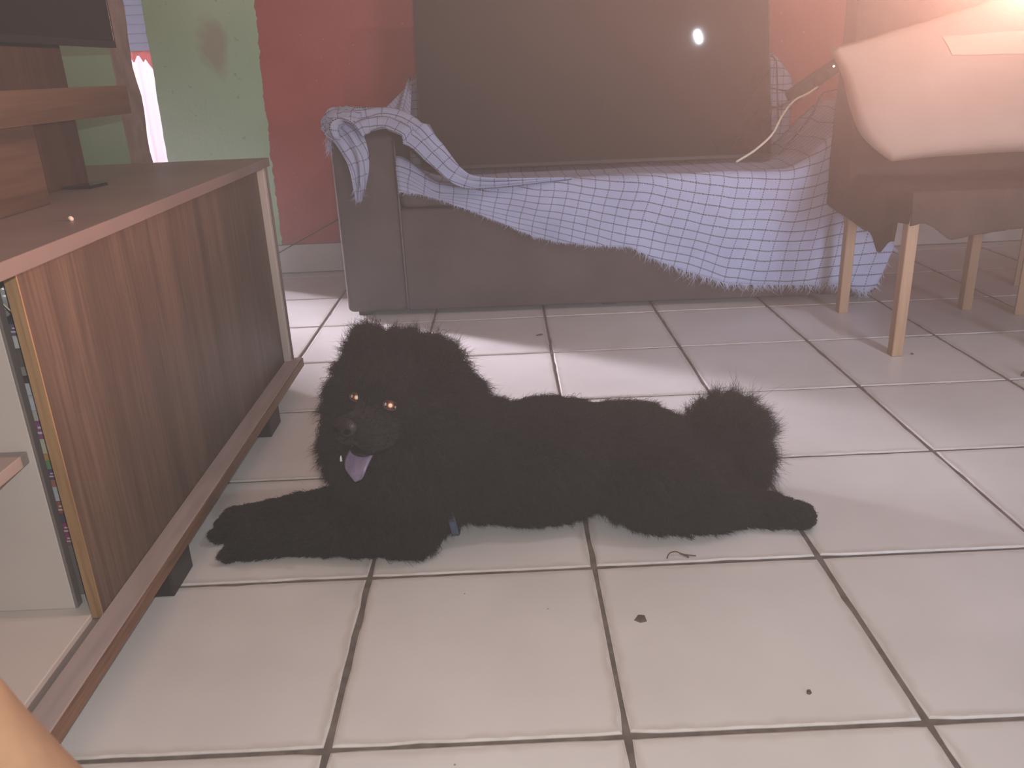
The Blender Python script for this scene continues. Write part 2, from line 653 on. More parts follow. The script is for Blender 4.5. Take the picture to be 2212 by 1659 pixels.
Y0c = -1.05
cpart('top_board', (0.0, Y0c, 0.640), (0.486, 1.376, 0.662), M_grey)
bot = cpart('bottom_board', (0.0, Y0c, 0.083), (0.440, 1.376, 0.106), M_cream)
r = cpart('rail', (0.458, Y0c, 0.083), (0.500, 1.378, 0.107), M_rail)
tag(r, 'pinkish grey rail strip in front of the sliding door')
cpart('rail_edge', (0.500, Y0c, 0.082), (0.5025, 1.378, 0.105), M_edge, bev=0)
cpart('rail_groove', (0.440, Y0c, 0.083), (0.458, 1.376, 0.098), M_grey)
cpart('end_panel', (0.0, 1.348, 0.106), (0.474, 1.366, 0.640), M_cream)
cpart('end_cap', (0.0, 1.366, 0.106), (0.479, 1.372, 0.640), M_grey)
cpart('back_panel', (0.0, Y0c, 0.106), (0.006, 1.348, 0.640), M_cream)
cpart('partition', (0.006, 0.200, 0.106), (0.408, 0.216, 0.640), M_cream)
cpart('partition_edge', (0.408, 0.200, 0.106), (0.4125, 0.216, 0.640), M_grey)
cpart('partition', (0.006, -0.60, 0.106), (0.408, -0.584, 0.640), M_cream)
cpart('shelf', (0.006, -0.584, 0.356), (0.400, 0.1995, 0.374), noisy('shelf_laminate', (0.30, 0.25, 0.225), (0.35, 0.295, 0.265), 6, 0.6))
dr = cpart('sliding_door', (0.441, 0.184, 0.100), (0.4575, 1.345, 0.638), M_door)
de = boxo('door_edge', Vector((0.4405, 0.1815, 0.100)) - CP, Vector((0.458, 0.184, 0.638)) - CP, M_oak, dr, 0.0003)
tag(de, 'light oak edge band of the door')
for y in (0.376, 1.062, -0.33):
    bm = bmesh.new()
    for s, (x0, x1, ya, yb, za, zb) in enumerate([(0.436, 0.478, y, y + 0.098, 0.0, 0.052), (0.425, 0.472, y - 0.005, y + 0.104, 0.052, 0.0825)]):
        box(bm, Vector((x0, ya, za)) - CP, Vector((x1, yb, zb)) - CP, 0.003, 2)
    link('foot', bm, M_black, cab)
    boxo('foot', Vector((0.03, y, 0)) - CP, Vector((0.075, y + 0.1, 0.0825)) - CP, M_black, cab, 0.003)

# things lying behind the sliding door: a pile of books and boxes in the gap, topped by a plastic bag
books = [((0.30, 0.08, 0.16), 'crimson'), ((0.33, 0.04, 0.15), 'magenta'), ((0.09, 0.07, 0.13), 'navy'), ((0.35, 0.10, 0.07), 'brick red'),
         ((0.55, 0.53, 0.55), 'white'), ((0.40, 0.15, 0.10), 'rust'), ((0.12, 0.06, 0.17), 'violet'), ((0.16, 0.30, 0.13), 'green'),
         ((0.52, 0.28, 0.08), 'orange'), ((0.55, 0.50, 0.38), 'cream'), ((0.30, 0.08, 0.22), 'plum'), ((0.48, 0.45, 0.40), 'beige'),
         ((0.55, 0.53, 0.60), 'pale lilac'), ((0.52, 0.52, 0.56), 'pale grey'), ((0.06, 0.04, 0.04), 'black'), ((0.28, 0.25, 0.23), 'taupe'),
         ((0.13, 0.10, 0.09), 'dark brown'), ((0.58, 0.56, 0.54), 'off-white'), ((0.13, 0.09, 0.19), 'indigo')]
M_page = plain('paper', (0.6, 0.56, 0.5), 0.8)
zb = 0.196
hts = [.017, .020, .017, .020, .026, .012, .016, .015, .012, .024, .028, .017, .023, .019, .011, .014, .027, .019, .017]
ORD = ['lowest of the pile', 'second from the bottom', 'third from the bottom', 'fourth from the bottom', 'fifth from the bottom', 'sixth from the bottom',
       'just below the violet one', 'just below the green one', 'just above the violet one', 'just above the green one', 'between the cream and the plum ones',
       'just under the plum one', 'just above the plum one']
above = {0: 'lowest of the pile', 1: 'resting on the crimson one', 2: 'resting on the magenta one', 3: 'resting on the navy one', 4: 'resting on the brick red one',
         5: 'resting on the white one', 6: 'resting on the rust one', 7: 'resting on the violet one', 8: 'resting on the green one', 9: 'resting on the orange one',
         10: 'resting on the cream one', 11: 'resting on the plum one', 12: 'resting on the beige one', 13: 'resting on the pale lilac one', 14: 'resting on the pale grey one',
         15: 'resting on the black one', 16: 'resting on the taupe one', 17: 'resting on the dark brown one', 18: 'topmost of the pile'}
# low box that carries the pile
bx = boxo('storage_box', (0.20, 0.235, 0.1065), (0.418, 0.40, 0.1955), noisy('grey_card', (0.17, 0.14, 0.125), (0.2, 0.165, 0.15), 9, 0.7), bev=0.003)
tag(bx, 'plain grey brown box under the book pile behind the sliding door', 'box')
for k, ((c, nm), h) in enumerate(zip(books, hts)):
    bt = thing('book', f'{nm} book lying flat behind the sliding door, {above[k]}', 'book', (0.33, 0.32, zb), 0, 'books piled behind the sliding door')
    dx = random.uniform(-0.004, 0.003)
    bm = bmesh.new()
    ya, yb = -0.082 + random.uniform(0, .004), 0.07
    box(bm, (-0.12, ya, 0.0002), (0.095 + dx, yb, 0.0018), 0.0004, 1)
    box(bm, (-0.12, ya, h - 0.0018), (0.095 + dx, yb, h - 0.0002), 0.0004, 1)
    box(bm, (0.093 + dx, ya, 0.0018), (0.095 + dx, yb, h - 0.0018), 0.0, 1)
    box(bm, (-0.12, ya, 0.0018), (0.093 + dx, ya + 0.0015, h - 0.0018), 0.0, 1)
    link('cover', bm, plain('cover_' + nm.replace(' ', '_'), c, 0.45), bt)
    boxo('pages', (-0.118, ya + 0.002, 0.0018), (0.092 + dx, yb - 0.002, h - 0.0018), M_page, bt, 0)
    if nm in ('magenta', 'crimson', 'brick red', 'violet', 'plum', 'indigo'):
        bm = bmesh.new()
        for q in range(2):
            zc = h * (0.35 + 0.3 * q)
            box(bm, (0.058 + .012 * q, ya - 0.0006, zc - h * .06), (0.084 + dx - .006 * q, ya - 0.0001, zc + h * .06), 0, 1)
        link('title_print', bm, M_page, bt)
    zb += h
# plastic bag with a white drawstring on the pile
M_bag = noisy('clear_bag', (0.30, 0.27, 0.25), (0.46, 0.43, 0.41), 20, 0.25, bmp=0.8, bscale=40)
bag = thing('plastic_bag', 'crumpled grey plastic bag with white string above the books', 'bag', (0.36, 0.28, zb + 0.001))
bm = bmesh.new()
bmesh.ops.create_icosphere(bm, subdivisions=4, radius=1.0)
for v in bm.verts:
    n_ = 1 + 0.22 * nz(v.co.x * 2.4 + 3, v.co.y * 2.4, v.co.z * 2.4) + 0.1 * nz(v.co.x * 7, v.co.y * 7, v.co.z * 7)
    v.co = Vector((v.co.x * 0.066, v.co.y * 0.05, v.co.z * 0.036)) * n_
    v.co.z = max(v.co.z + 0.036, 0)
link('bag_body', bm, M_bag, bag, smooth=True)
bm = bmesh.new()
tube(bm, spline([(0.036, -0.058, 0.070), (0.055, -0.062, 0.074), (0.050, -0.060, 0.066), (0.034, -0.060, 0.068), (0.046, -0.058, 0.062), (0.046, -0.060, 0.040), (0.056, -0.056, 0.02), (0.064, -0.052, 0.008)], 30), 0.0011, 5)
link('string', bm, plain('white_string', (0.75, 0.68, 0.55), 0.7), bag, smooth=True)

# ------------------------------------------------------------------ WOODEN TV STAND + SMALL TV on the cabinet
M_ply = wood('brown_ply', (0.030, 0.020, 0.015), (0.044, 0.029, 0.022), (0.060, 0.040, 0.029), 'Z', 20, 0.5, 3.0)
M_plank = wood('pine_plank', (0.052, 0.036, 0.024), (0.070, 0.048, 0.031), (0.088, 0.061, 0.039), 'Y', 26, 0.5, 1.7)
M_block = wood('rustic_block', (0.032, 0.021, 0.015), (0.058, 0.038, 0.026), (0.080, 0.053, 0.035), 'Y', 20, 0.55, 5.0)
st = thing('tv_stand', 'brown wooden television stand with one jutting plank on the cabinet top', 'stand', (0.2, 0.3, 0.6622))
SP = Vector((0.2, 0.3, 0.6622))
boxo('upright_panel', Vector((0.18, -0.45, 0.6625)) - SP, Vector((0.20, 0.97, 0.985)) - SP, M_ply, st, 0.001)
boxo('plank', Vector((0.2002, -0.45, 0.797)) - SP, Vector((0.29, 1.044, 0.855)) - SP, M_plank, st, 0.001)
boxo('base_block', Vector((0.2002, -0.45, 0.6625)) - SP, Vector((0.287, 0.632, 0.7968)) - SP, M_block, st, 0.001)
M_screen = plain('screen_glass', (0.008, 0.005, 0.005), 0.035, 0.4)
M_bezel = plain('bezel', (0.010, 0.009, 0.009), 0.3)


def television(name, label, W, H, M4):
    t = bpy.data.objects.new(name, None)
    COL.objects.link(t)
    tag(t, label, 'television')
    t.matrix_world = M4      # local: x along width (centre 0), z up from the bottom edge, -y towards the viewer
    bm = bmesh.new()
    box(bm, (-W / 2, 0.002, 0), (W / 2, 0.018, H), 0.003, 2)
    box(bm, (-W * 0.36, 0.018, H * 0.12), (W * 0.36, 0.048, H * 0.62), 0.012, 2)
    link('back_shell', bm, M_black, t)
    bm = bmesh.new()
    e = 0.006
    for lo, hi in (((-W / 2, -0.001, 0), (W / 2, 0.002, e * 2)), ((-W / 2, -0.001, H - e), (W / 2, 0.002, H)), ((-W / 2, -0.001, e * 2), (-W / 2 + e, 0.002, H - e)), ((W / 2 - e, -0.001, e * 2), (W / 2, 0.002, H - e))):
        box(bm, lo, hi, 0.0004, 1)
    link('bezel', bm, M_bezel, t)
    boxo('screen', (-W / 2 + e, 0.0, e * 2), (W / 2 - e, 0.0019, H - e), M_screen, t, 0)
    return t


tv2 = television('television', 'smaller dark television at the top left corner on the wooden stand', 1.22, 0.70, Matrix())
tv2.matrix_world = Matrix.Translation((0.285, 0.43, 0.930)) @ Matrix.Rotation(math.radians(90), 4, 'Z')
bm = bmesh.new()
box(bm, (-0.42, 0.03, 0.02), (0.4, 0.084, 0.055), 0.002, 1)
link('wall_plate', bm, M_black, tv2)

# small flat black thing and crumbs on the cabinet top
bm = bmesh.new()
vs_ = [(-0.035, -0.028), (0.018, -0.03), (0.028, 0.028), (-0.02, 0.03)]
a_ = [bm.verts.new((x, y, 0.0003)) for x, y in vs_]
b_ = [bm.verts.new((x * .96, y * .96, 0.006)) for x, y in vs_]
bm.faces.new(b_)
for k in range(4):
    bm.faces.new((a_[k], a_[(k + 1) % 4], b_[(k + 1) % 4], b_[k]))
o = link('card_case', bm, plain('glossy_black', (0.012, 0.010, 0.016), 0.15))
o.location = (0.245, 0.87, 0.6622)
tag(o, 'small flat glossy black case lying on the grey cabinet top', 'case')
bm = bmesh.new()
bmesh.ops.create_icosphere(bm, subdivisions=2, radius=0.004)
for v in bm.verts:
    v.co *= 1 + 0.4 * nz(v.co.x * 300, v.co.y * 300, v.co.z * 300)
o = link('crumb', bm, plain('white_crumb', (0.55, 0.5, 0.42), 0.8), smooth=True)
o.location = (0.424, 0.42, 0.6655)
tag(o, 'tiny white crumb near the front edge of the cabinet top', 'crumb')

# ------------------------------------------------------------------ SOFA
M_suede = noisy('taupe_suede', (0.085, 0.066, 0.060), (0.118, 0.092, 0.084), 4, 0.85, bmp=0.25, bscale=260, spec=0.2)
SR = math.radians(-1.55)
sofa = thing('sofa', 'long taupe fabric sofa against the red wall, half covered by checked cloth', 'sofa', (0.494, 2.146, 0), SR)
SL = 1.972   # overall length


def soft_box(name, lo, hi, bev, mat, parent, seg=4, puff=0.0):
    bm = bmesh.new()
    box(bm, lo, hi, bev, seg)
    return link(name, bm, mat, parent, smooth=True)


soft_box('arm', (0.0, 0.0, 0.018), (0.226, 0.80, 0.658), 0.022, M_suede, sofa)
soft_box('arm', (SL - 0.228, 0.0, 0.018), (SL, 0.80, 0.572), 0.022, M_suede, sofa)
soft_box('front_panel', (0.229, 0.004, 0.018), (SL - 0.229, 0.70, 0.395), 0.010, M_suede, sofa)
soft_box('seat_cushion', (0.231, 0.0, 0.396), (SL - 0.231, 0.62, 0.470), 0.032, M_suede, sofa)
soft_box('backrest', (0.31, 0.475, 0.40), (SL - 0.31, 0.80, 0.825), 0.06, M_suede, sofa)
bm = bmesh.new()
tube(bm, [(0.2288, 0.003, 0.02 + 0.62 * k / 8) for k in range(9)], 0.0035, 6)
link('piping', bm, noisy('piping', (0.13, 0.105, 0.098), (0.16, 0.13, 0.12), 9, 0.8), sofa, smooth=True)
for x, y in ((0.06, 0.06), (SL - 0.06, 0.06), (0.06, 0.74), (SL - 0.06, 0.74), (SL / 2, 0.08)):
    boxo('foot', (x - 0.025, y - 0.025, 0), (x + 0.025, y + 0.025, 0.019), M_black, sofa, 0.002)


# ------------------------------------------------------------------ CHECKED THROW
def check_material():
    m, nt, b = new_mat('checked_cotton')
    uv = nt.nodes.new('ShaderNodeUVMap')
    sep = N(nt, 'ShaderNodeSeparateXYZ')
    nt.links.new(uv.outputs[0], sep.inputs[0])

    def mth(op, a, bb=None, val=None):
        n = N(nt, 'ShaderNodeMath', operation=op)
        nt.links.new(a, n.inputs[0])
        if bb is not None:
            nt.links.new(bb, n.inputs[1])
        if val is not None:
            n.inputs[1].default_value = val
        return n.outputs[0]
    PU, PV = 0.050, 0.031

    def line(c, wdt, P):
        f = mth('FRACT', mth('DIVIDE', c, val=P))
        return mth('LESS_THAN', mth('ABSOLUTE', mth('SUBTRACT', f, val=0.5)), val=wdt)

    def dots(c, per):
        return mth('GREATER_THAN', mth('FRACT', mth('DIVIDE', c, val=per)), val=0.35)
    lh = mth('MULTIPLY', line(sep.outputs[1], 0.060, PV), dots(sep.outputs[0], 0.0052))
    lv = mth('MULTIPLY', line(sep.outputs[0], 0.040, PU), dots(sep.outputs[1], 0.0070))
    lv = mth('MULTIPLY', lv, val=0.7)
    both = mth('MAXIMUM', lh, lv)
    n = N(nt, 'ShaderNodeTexNoise')
    n.inputs['Scale'].default_value = 5
    n.inputs['Detail'].default_value = 5
    nt.links.new(uv.outputs[0], n.inputs['Vector'])
    base = ramp(nt, n.outputs[0], [(0.3, (0.39, 0.42, 0.58)), (0.7, (0.47, 0.50, 0.66))])
    mix = N(nt, 'ShaderNodeMix', data_type='RGBA')
    nt.links.new(both, mix.inputs[0])
    nt.links.new(base, mix.inputs[6])
    mix.inputs[7].default_value = (0.035, 0.028, 0.04, 1)
    nt.links.new(mix.outputs[2], b.inputs['Base Color'])
    b.inputs['Roughness'].default_value = 0.9
    b.inputs['Specular IOR Level'].default_value = 0.1
    wv = N(nt, 'ShaderNodeTexNoise')
    wv.inputs['Scale'].default_value = 14
    nt.links.new(uv.outputs[0], wv.inputs['Vector'])
    bump(nt, b, wv.outputs[0], 0.5, 0.006)
    return m


M_check = check_material()
M_thread = plain('pale_thread', (0.50, 0.52, 0.66), 0.9)


def grid_mesh(bm, rows, uvs, uvl):
    """rows: list of lists of Vector; uvs the same shape (u, v) in metres"""
    vv = [[bm.verts.new(p) for p in r] for r in rows]
    for i in range(len(rows) - 1):
        for k in range(len(rows[0]) - 1):
            f = bm.faces.new((vv[i][k], vv[i + 1][k], vv[i + 1][k + 1], vv[i][k + 1]))
            for l, (a, c) in zip(f.loops, ((i, k), (i + 1, k), (i + 1, k + 1), (i, k + 1))):
                l[uvl].uv = uvs[a][c]


def arc_uv(cols, u0=0.0, v0=0.0, ulen=None):
    """uv from arc length along each column; u from mean spacing of the columns"""
    uvs = []
    u = u0
    for i, c in enumerate(cols):
        if i:
            pr_ = cols[i - 1]
            u += sum((a - b_).length for a, b_ in zip(c, pr_)) / len(c)
        v = v0
        col = []
        for k, p in enumerate(c):
            if k:
                v += (p - c[k - 1]).length
            col.append((u, v))
        tot = col[-1][1]
        uvs.append(col)
    return uvs


hem_x = [0.724, 0.80, 0.951, 1.08, 1.197, 1.30, 1.415, 1.55, 1.62, 1.705, 1.80, 1.897, 2.05, 2.312, 2.40, 2.44, 2.475]
hem_z = [0.462, 0.452, 0.395, 0.335, 0.285, 0.258, 0.245, 0.238, 0.195, 0.156, 0.118, 0.086, 0.074, 0.067, 0.035, 0.06, 0.20]
bm = bmesh.new()
uvl = bm.loops.layers.uv.new('UVMap')
cols = []
NX = 120


def front_y(x):
    return 2.146 + (x - 0.494) * math.tan(SR) - 0.010


for i in range(NX + 1):
    x = 0.724 + (2.478 - 0.724) * i / NX
    yf = front_y(x)
    lft = 0.10 * (1 - smoothstep(0.724, 0.88, x))
    zt = 0.479 + 0.210 * smoothstep(2.085, 2.39, x)
    hem = interp(x, hem_x, hem_z) + 0.006 * nz(x * 14, 3.3)
    yb = 2.535 if x > 0.78 else 2.30
    prof = []
    for k in range(11):
        t = k / 10
        y = yb + (yf + 0.03 - yb) * t
        prof.append(Vector((x, y, zt + lft * t + 0.003 + 0.005 * nz(x * 6, y * 9, 1.0))))
    for k in range(1, 6):
        a = math.pi / 2 * k / 5
        prof.append(Vector((x, yf + 0.03 - 0.034 * math.sin(a), zt + lft - 0.03 + 0.034 * math.cos(a))))
    z0 = zt + lft - 0.03
    for k in range(1, 27):
        t = k / 26
        z = z0 + (hem - z0) * t
        wav = 0.016 * nz(x * 6 + z * 5.5, z * 2.5, 4.0) + 0.008 * nz(x * 13 - z * 11, z * 10, 8.0)
        wav = max(wav + 0.004, -0.0005) * min(1, t * 3)
        prof.append(Vector((x + 0.02 * t * nz(x * 2.2, 9.1), yf - 0.006 - wav - 0.012 * t * smoothstep(1.5, 2.2, x), z)))
    # swag folds near the seat edge
    cols.append(prof)
uvs = arc_uv(cols)
# keep the weft lines following the drape: measure v from the seat edge
for ci, c in enumerate(uvs):
    off = c[15][1]
    x = cols[ci][0].x
    top, bottom = cols[ci][15].z, interp(x, [0.72, 0.95, 1.30, 1.60, 1.90, 2.2, 2.48], [0.462, 0.39, 0.275, 0.195, 0.095, 0.062, 0.09])
    hm = 0.55 * (top - bottom) + 0.45 * 0.27
    for k in range(len(c)):
        u, v = c[k]
        down = max(0.0, v - off)
        if k > 15:
            vv_ = hm * (cols[ci][k].z - bottom) / max(top - bottom, 0.01)
        else:
            vv_ = hm + (off - v) * 0.9
        c[k] = (x + 0.22 * down + 0.010 * nz(x * 3, vv_ * 6, 2.0), vv_ + 0.012 * nz(x * 4.2, vv_ * 5, 6.0) + 0.004 * nz(x * 11, vv_ * 9, 3.0))
grid_mesh(bm, cols, uvs, uvl)
hem_pts = [c[-1].copy() for c in cols]

# swath twisted over the left arm
path = spline([(1.34, 2.135, 0.470), (1.04, 2.106, 0.472), (0.935, 2.10, 0.505), (0.865, 2.100, 0.585), (0.798, 2.112, 0.665), (0.72, 2.155, 0.705), (0.645, 2.165, 0.708), (0.585, 2.14, 0.704), (0.545, 2.105, 0.690), (0.535, 2.085, 0.645)], 60)
cols2 = []
for i, p in enumerate(path):
    a = path[max(i - 1, 0)]
    c = path[min(i + 1, 60)]
    t = (c - a).normalized()
    s = i / 60
    # across direction: up/back on the seat, turning towards the front on the arm
    acr = Vector((0.0, 0.62, 0.78)) if s < 0.45 else Vector((0.25, 0.9, 0.35))
    acr = (acr - t * acr.dot(t)).normalized()
    nrm = t.cross(acr).normalized()
    if nrm.y > 0:
        nrm = -nrm
    wd = interp(s, [0, 0.15, 0.35, 0.6, 0.8, 0.92, 1.0], [0.002, 0.030, 0.066, 0.085, 0.10, 0.08, 0.035])
    row = []
    for k in range(15):
        q = k / 14 * 2 - 1
        fold = 0.012 * math.cos(q * 7.5 + s * 5) + 0.006 * nz(q * 3, s * 9)
        droop = -0.06 * wd * q * q if s > 0.5 else -0.12 * wd * q * q
        row.append(p + acr * (q * wd) + nrm * (fold + 0.012) + Vector((0, 0, droop)))
    cols2.append(row)
grid_mesh(bm, cols2, arc_uv(cols2, 0.3, 0.2), uvl)

# knot end and tail hanging on the front of the left arm
tail_path = spline([(0.535, 2.12, 0.700), (0.545, 2.095, 0.690), (0.575, 2.085, 0.655), (0.598, 2.078, 0.600), (0.606, 2.072, 0.545), (0.600, 2.072, 0.490), (0.592, 2.078, 0.440)], 36)
cols3 = []
for i, p in enumerate(tail_path):
    s = i / 36
    wd = interp(s, [0, 0.15, 0.4, 0.7, 0.9, 1.0], [0.045, 0.052, 0.045, 0.030, 0.018, 0.006])
    row = []
    for k in range(13):
        q = k / 12 * 2 - 1
        row.append(p + Vector((q * wd, 0.010 * math.cos(q * 6 + s * 3) - 0.006 + 0.012 * q * q, 0.028 * q * (1 - s) + 0.006 * nz(q * 4, s * 8))))
    cols3.append(row)
grid_mesh(bm, cols3, arc_uv(cols3, 0.11, 0.4), uvl)
# bunched lump over the outer corner of the arm
cols4 = []
for i in range(25):
    th = math.pi * (0.02 + 0.96 * i / 24)
    row = []
    for k in range(15):
        ph = -0.5 + k / 14 * 3.2
        rr = 1 + 0.16 * nz(i * 0.5, k * 0.7, 2.0) + 0.07 * math.sin(k * 2.1 + i * 0.4)
        row.append(Vector((0.552 + 0.072 * math.cos(th) * rr, 2.155 - 0.075 * math.cos(ph) * rr * math.sin(th) * 0.9 + 0.0, 0.678 + 0.062 * math.sin(ph * 0.8) * rr * math.sin(th) + 0.01)))
    cols4.append(row)
grid_mesh(bm, cols4, arc_uv(cols4, 0.7, 0.1), uvl)
# cloth over the backrest, its ends seen on both sides of the television
cols5 = []
for i in range(61):
    x = 0.722 + (2.245 - 0.722) * i / 60
    e = min(smoothstep(0.70, 0.80, x), 1 - smoothstep(2.16, 2.27, x))
    row = []
    zt = 0.862 + 0.012 * nz(x * 5, 0.4) - 0.10 * (1 - e)
    yb_ = 2.146 + (x - 0.494) * math.tan(SR)
    for k in range(10):
        row.append(Vector((x, yb_ + 0.44 - 0.012 * nz(x * 8, k * 0.5), 0.49 + (zt - 0.53) * k / 9)))
    for k in range(1, 7):
        a = math.pi / 2 * k / 6
        row.append(Vector((x, yb_ + 0.50 - 0.06 * math.cos(a), zt - 0.05 + 0.055 * math.sin(a))))
    for k in range(1, 6):
        row.append(Vector((x, yb_ + 0.50 + 0.24 * k / 5, zt + 0.005)))
    cols5.append(row)
grid_mesh(bm, cols5, arc_uv(cols5, 0.0, 0.0), uvl)
# left end runs down to the arm
cols6 = []
for i in range(13):
    s = i / 12
    row = []
    for k in range(15):
        q = k / 14
        p0 = Vector((0.66, 2.20, 0.700)).lerp(Vector((0.74, 2.58, 0.80)), q)
        p1 = Vector((0.775, 2.17, 0.64)).lerp(Vector((0.765, 2.56, 0.85)), q)
        p = p0.lerp(p1, s)
        p.z += 0.012 * math.cos(s * 9 + q * 2) + 0.02 * q * (1 - s) * (q - 0.4)
        row.append(p)
    cols6.append(row)
grid_mesh(bm, cols6, arc_uv(cols6, 0.2, 0.2), uvl)
throw = link('throw_blanket', bm, M_check, smooth=True)
tag(throw, 'pale blue checked cotton throw with frayed hem spread over the sofa', 'throw')
sm = throw.modifiers.new('thick', 'SOLIDIFY')
sm.thickness = 0.002
sm.offset = 0

# frayed fringe along the hem
pts = []
for i in range(1150):
    s = RNG.random() * (NX - 0.001)
    a = int(s)
    p = hem_pts[a].lerp(hem_pts[a + 1], s - a)
    x = p.x
    L = RNG.uniform(0.009, 0.028) * (0.55 + 0.75 * smoothstep(1.45, 1.75, x)) * (1.6 if RNG.random() < 0.12 else 1)
    grp = nz(x * 40, 2.0) * 1.2 + RNG.normal(0, 0.28)
    d = Vector((math.sin(grp) * 0.8 + (0.7 if x > 2.40 else 0), -0.25 + RNG.normal(0, .15), -1)).normalized()
    curl = RNG.normal(0, 0.4)
    row = []
    for k in range(5):
        t = k / 4
        q = p + Vector((0, -0.001, 0.003)) + d * (L * t) + Vector((curl * L * t * t, RNG.normal(0, .0004), 0))
        q.z = max(q.z, 0.004)
        row.append(q)
    pts.append(row)
for i in range(160):     # frayed end of the hanging tail and of the flap by the arm
    if i < 90:
        p = Vector((0.592 + RNG.uniform(-.014, .014), 2.074, 0.452 + RNG.uniform(0, .05)))
    else:
        p = Vector((0.47 + 0.255 * 0 + 0.502 - 0.47 + 0.0, 2.13, 0.60)) + Vector((RNG.uniform(-.012, .004), RNG.uniform(-.02, .02), RNG.uniform(0, .09)))
    L = RNG.uniform(0.012, 0.035)
    d = Vector((RNG.normal(0, .3), RNG.normal(0, .15) - .1, -1)).normalized()
    c_ = RNG.normal(0, .5)
    pts.append([p + d * (L * k / 4) + Vector((c_ * L * (k / 4) ** 2, 0, 0)) for k in range(5)])
arr = np.array([[tuple(q) for q in r] for r in pts])
fr = strands('fringe', None, arr, 0.0008, M_thread, throw)
tag(fr, kind='stuff')

# ------------------------------------------------------------------ BIG TELEVISION on the sofa, leaning back
lean = math.radians(15.5)
tv1 = television('television', 'big dark television standing on the sofa seat, leaning back', 1.325, 0.76, Matrix())
tv1.matrix_world = Matrix.Translation((1.455, 2.335, 0.506)) @ Matrix.Rotation(math.radians(0.4), 4, 'Z') @ Matrix.Rotation(-lean, 4, 'X') @ Matrix.Rotation(math.radians(0.3), 4, 'Y')

# ------------------------------------------------------------------ power brick and cables at the right end of the sofa
bt_c = Vector((2.188, 2.16, 0.770))
M_brick = plain('dark_casing', (0.010, 0.008, 0.008), 0.6, 0.2)
ps = thing('power_strip', 'black oblong power strip with a tiny white light, slanting beside the big television', 'power strip', bt_c)
ax_ = (Vector((2.28, 2.13, 0.824)) - Vector((2.125, 2.13, 0.724))).normalized()
bm = bmesh.new()
L = 0.205
box(bm, (-L / 2, -0.018, -0.026), (L / 2, 0.018, 0.026), 0.014, 3)
o = link('casing', bm, M_brick, ps, smooth=True)
rotm = Matrix((ax_, Vector((0, 1, 0)), ax_.cross(Vector((0, 1, 0))))).transposed().to_4x4()
o.matrix_local = rotm
bm = bmesh.new()
bmesh.ops.create_uvsphere(bm, u_segments=10, v_segments=8, radius=0.0034)
o2 = link('indicator_light', bm, plain('white_led', (1.0, 0.95, 0.9), 0.3, emit=4.0), ps, smooth=True)
o2.location = ax_ * (L / 2 - 0.030) + Vector((-0.002, -0.0188, 0.006))
bm = bmesh.new()
for q in range(4):
    box(bm, (-0.075 + q * 0.04, -0.0195, -0.010), (-0.053 + q * 0.04, -0.0178, 0.010), 0.001, 1)
o3 = link('socket', bm, M_black, ps)
o3.matrix_local = rotm


def cable(name, pts, r, mat, label, n=40):
    bm = bmesh.new()
    tube(bm, spline(pts, n), r, 7)
    o = link(name, bm, mat, smooth=True)
    return tag(o, label, 'cable')


M_wcab = plain('white_cable', (0.62, 0.55, 0.42), 0.5)
M_dcab = plain('dark_cable', (0.03, 0.025, 0.025), 0.5)
cable('power_cable', [(1.906, 2.06, 0.520), (1.968, 2.06, 0.556), (2.025, 2.06, 0.607), (2.055, 2.06, 0.666), (2.091, 2.06, 0.712), (2.136, 2.06, 0.734), (2.173, 2.075, 0.753)], 0.0042, M_wcab,
      'pale cream cable curving up beside the big television')
cable('power_cable', [(2.09, 2.53, 0.665), (2.139, 2.43, 0.675), (2.098, 2.20, 0.688), (2.062, 2.11, 0.697), (2.112, 2.10, 0.717), (2.155, 2.10, 0.735), (2.188, 2.11, 0.749)], 0.0034, M_dcab,
      'dark cable passing just under the power strip, from behind the big television')
cable('power_cable', [(2.060, 2.085, 0.535), (2.074, 2.08, 0.553), (2.114, 2.08, 0.602), (2.165, 2.08, 0.668), (2.187, 2.08, 0.722), (2.221, 2.08, 0.739), (2.29, 2.09, 0.745)], 0.0034, M_dcab,
      'thin dark cable rising from the seat edge to the draped chair, under the pale cable')
cable('power_cable', [(2.09, 2.53, 0.74), (2.138, 2.44, 0.742), (2.105, 2.22, 0.741), (2.120, 2.15, 0.742)], 0.0030, M_dcab, 'short dark cable entering the lower end of the power strip')
cable('power_cable', [(2.09, 2.54, 0.87), (2.140, 2.46, 0.85), (2.085, 2.24, 0.785), (2.062, 2.15, 0.731), (2.068, 2.15, 0.680), (2.10, 2.24, 0.625), (2.136, 2.40, 0.59), (2.09, 2.53, 0.58)], 0.0030, M_dcab, 'dark cable looping down along the right edge of the big television')
cable('thin_wire', [(-0.02, 2.945, 0.062), (0.055, 2.948, 0.103), (0.19, 2.945, 0.168), (0.317, 2.946, 0.230), (0.42, 2.95, 0.28)], 0.0022, M_dcab,
      'thin dark wire crossing the white baseboard beside the sofa')


# ------------------------------------------------------------------ CHAIRS at the right
M_beech = wood('beech', (0.37, 0.215, 0.115), (0.43, 0.255, 0.14), (0.48, 0.29, 0.165), 'Z', 30, 0.5)


def chair(label, loc, rz, legs, back_pts):
    c = thing('dining_chair', label, 'chair', loc, rz, None)
    for (x, y, h) in legs:
        bm = bmesh.new()
        box(bm, (x - 0.016, y - 0.018, 0), (x + 0.016, y + 0.018, h), 0.002, 1)
        link('leg', bm, M_beech, c)
    return c


